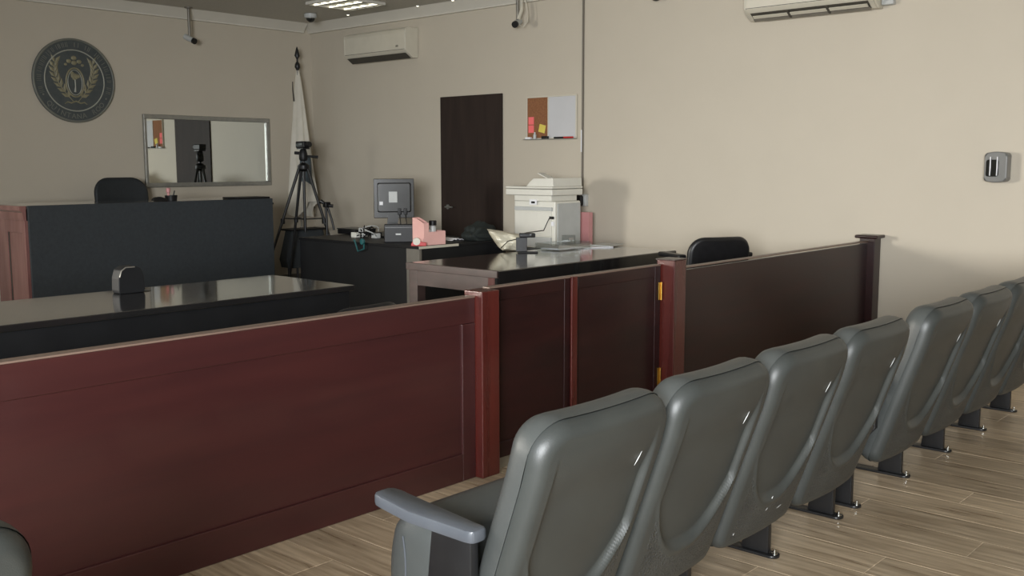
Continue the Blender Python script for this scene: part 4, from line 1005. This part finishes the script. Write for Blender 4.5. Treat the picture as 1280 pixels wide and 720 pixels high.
# ------------------------------------------------------------------ ceiling fittings and security cameras
def dome(x, y, z, label):
    t = thing('dome_camera', label, 'camera', (x, y, z))
    obj('housing', LA([(0.07, 0.0), (0.075, -0.005), (0.07, -0.045), (0.055, -0.055)], 20), 'whitegrey', t, world=False)
    prof = [(0.052, -0.055)] + [(0.052 * math.cos(a), -0.055 - 0.045 * math.sin(a)) for a in np.linspace(0.2, 1.5, 6)]
    obj('dark_dome', LA(prof, 20), 'smoke', t, world=False)
    return t
p = onz(388, 17, ZC)
dome(p.x, p.y, ZC - 0.001, 'white dome camera with dark lens under the ceiling near the corner')
p = onx(820, 1.5, XR - 0.09); zt = p.z + 0.1
t = dome(p.x, p.y, zt, 'wall dome camera between the raceway and the open air conditioner')
obj('wall_bracket', B(-0.06, 0.088, -0.05, 0.05, 0.0, 0.02, bev=0.004), 'whitegrey', t, world=False)
def bullet(p, length, label, aim):
    t = thing('security_camera', label, 'camera', p)
    obj('mount_plate', LA([(0.045, -0.001), (0.045, -0.012), (0.02, -0.02)], 14), 'steelgrey', t, world=False)
    obj('drop_tube', T([(0, 0, -0.015), (0.0, 0, -length)], 0.016, 8), 'steelgrey', t, world=False)
    a = Vector(aim).normalized(); c = Vector((0, 0, -length - 0.03))
    bd = obj('body', T([c - a * 0.07, c + a * 0.06], 0.032, 12), 'whitegrey', t, world=False)
    obj('lens_hood', T([c + a * 0.061, c + a * 0.09], 0.034, 12), 'blackplastic', bd, world=False)
    return t, c
p = ony(236, 25, 10.5)
bullet((p.x, p.y, ZC - 0.001), 0.32, 'security camera on a drop tube above the wall mirror', (0.25, -1, -0.45))
p = onx(651, 4, XR - 0.12)
p.x = XR - 0.17
t, c = bullet((p.x, p.y, ZC - 0.001), 0.3, 'security camera with looped cable above the notice board', (-0.9, -0.35, -0.35))
obj('side_arm', T([(0.05, -0.005, -0.09), (0.04, -0.02, -0.2), (0.0, -0.01, -0.3)], 0.022, 8), 'cream', t, world=False)
obj('cable', T([(0.05, -0.05, -0.06), (0.06, -0.08, -0.2), (0.05, -0.09, -0.32), (0.02, -0.06, -0.38), (0.0, -0.02, -0.35)], 0.006, 6), 'cream', t, world=False)
def troffer(xc, yc, label):
    t = thing('ceiling_light', label, 'ceiling light', (xc, yc, ZC - 0.001), 0, 'louvred ceiling lights')
    h = 0.31
    obj('pan', B(-h, h, -h, h, -0.006, 0.0), 'ceil', t, world=False)
    for a, b_, c, d in ((-h, h, -h, -h + 0.02), (-h, h, h - 0.02, h), (-h, -h + 0.02, -h + 0.02, h - 0.02), (h - 0.02, h, -h + 0.02, h - 0.02)):
        obj('frame_bar', B(a, b_, c, d, -0.03, -0.006), 'ceil', t, world=False)
    for x in (-0.21, 0.0, 0.21):
        lab(obj('tube', T([(x, -h + 0.03, -0.022), (x, h - 0.03, -0.022)], 0.010, 8), 'shine', t, world=False), 'glowing tube painting a reflector glint')  # tubes glow to paint daylight glints in the louvre reflectors
    for y in np.linspace(-0.15, 0.15, 3): obj('louvre', B(-h + 0.021, h - 0.021, y - 0.003, y + 0.003, -0.030, -0.0065), 'alu', t, world=False)
p = onz(432, 5, ZC - 0.02)
troffer(p.x, p.y, 'square louvred ceiling light with painted glints near the corner dome camera')
for i, (px, py) in enumerate(((435, 18), (522, 11), (566, 6))):
    p = onz(px, py, ZC) if i == 0 else onx(px, py, XR - 0.16)
    t = thing('downlight', 'tiny ceiling-edge downlight trim with a painted glint ' + ('closest to the room corner', 'between the two other downlights', 'closest to the hanging security camera')[i], 'downlight', (min(p.x, XR - 0.16), p.y, ZC - 0.0005), 0, 'ceiling-edge downlights')
    obj('trim_ring', LA([(0.02, 0.0), (0.028, -0.002), (0.026, -0.006), (0.014, -0.006)], 16), 'whitegrey', t, world=False)
    obj('lens', LA([(0.014, -0.0061), (0.013, -0.010), (0.006, -0.012)], 12), 'shine', t, world=False)  # glowing lens paints a small glint on the trim
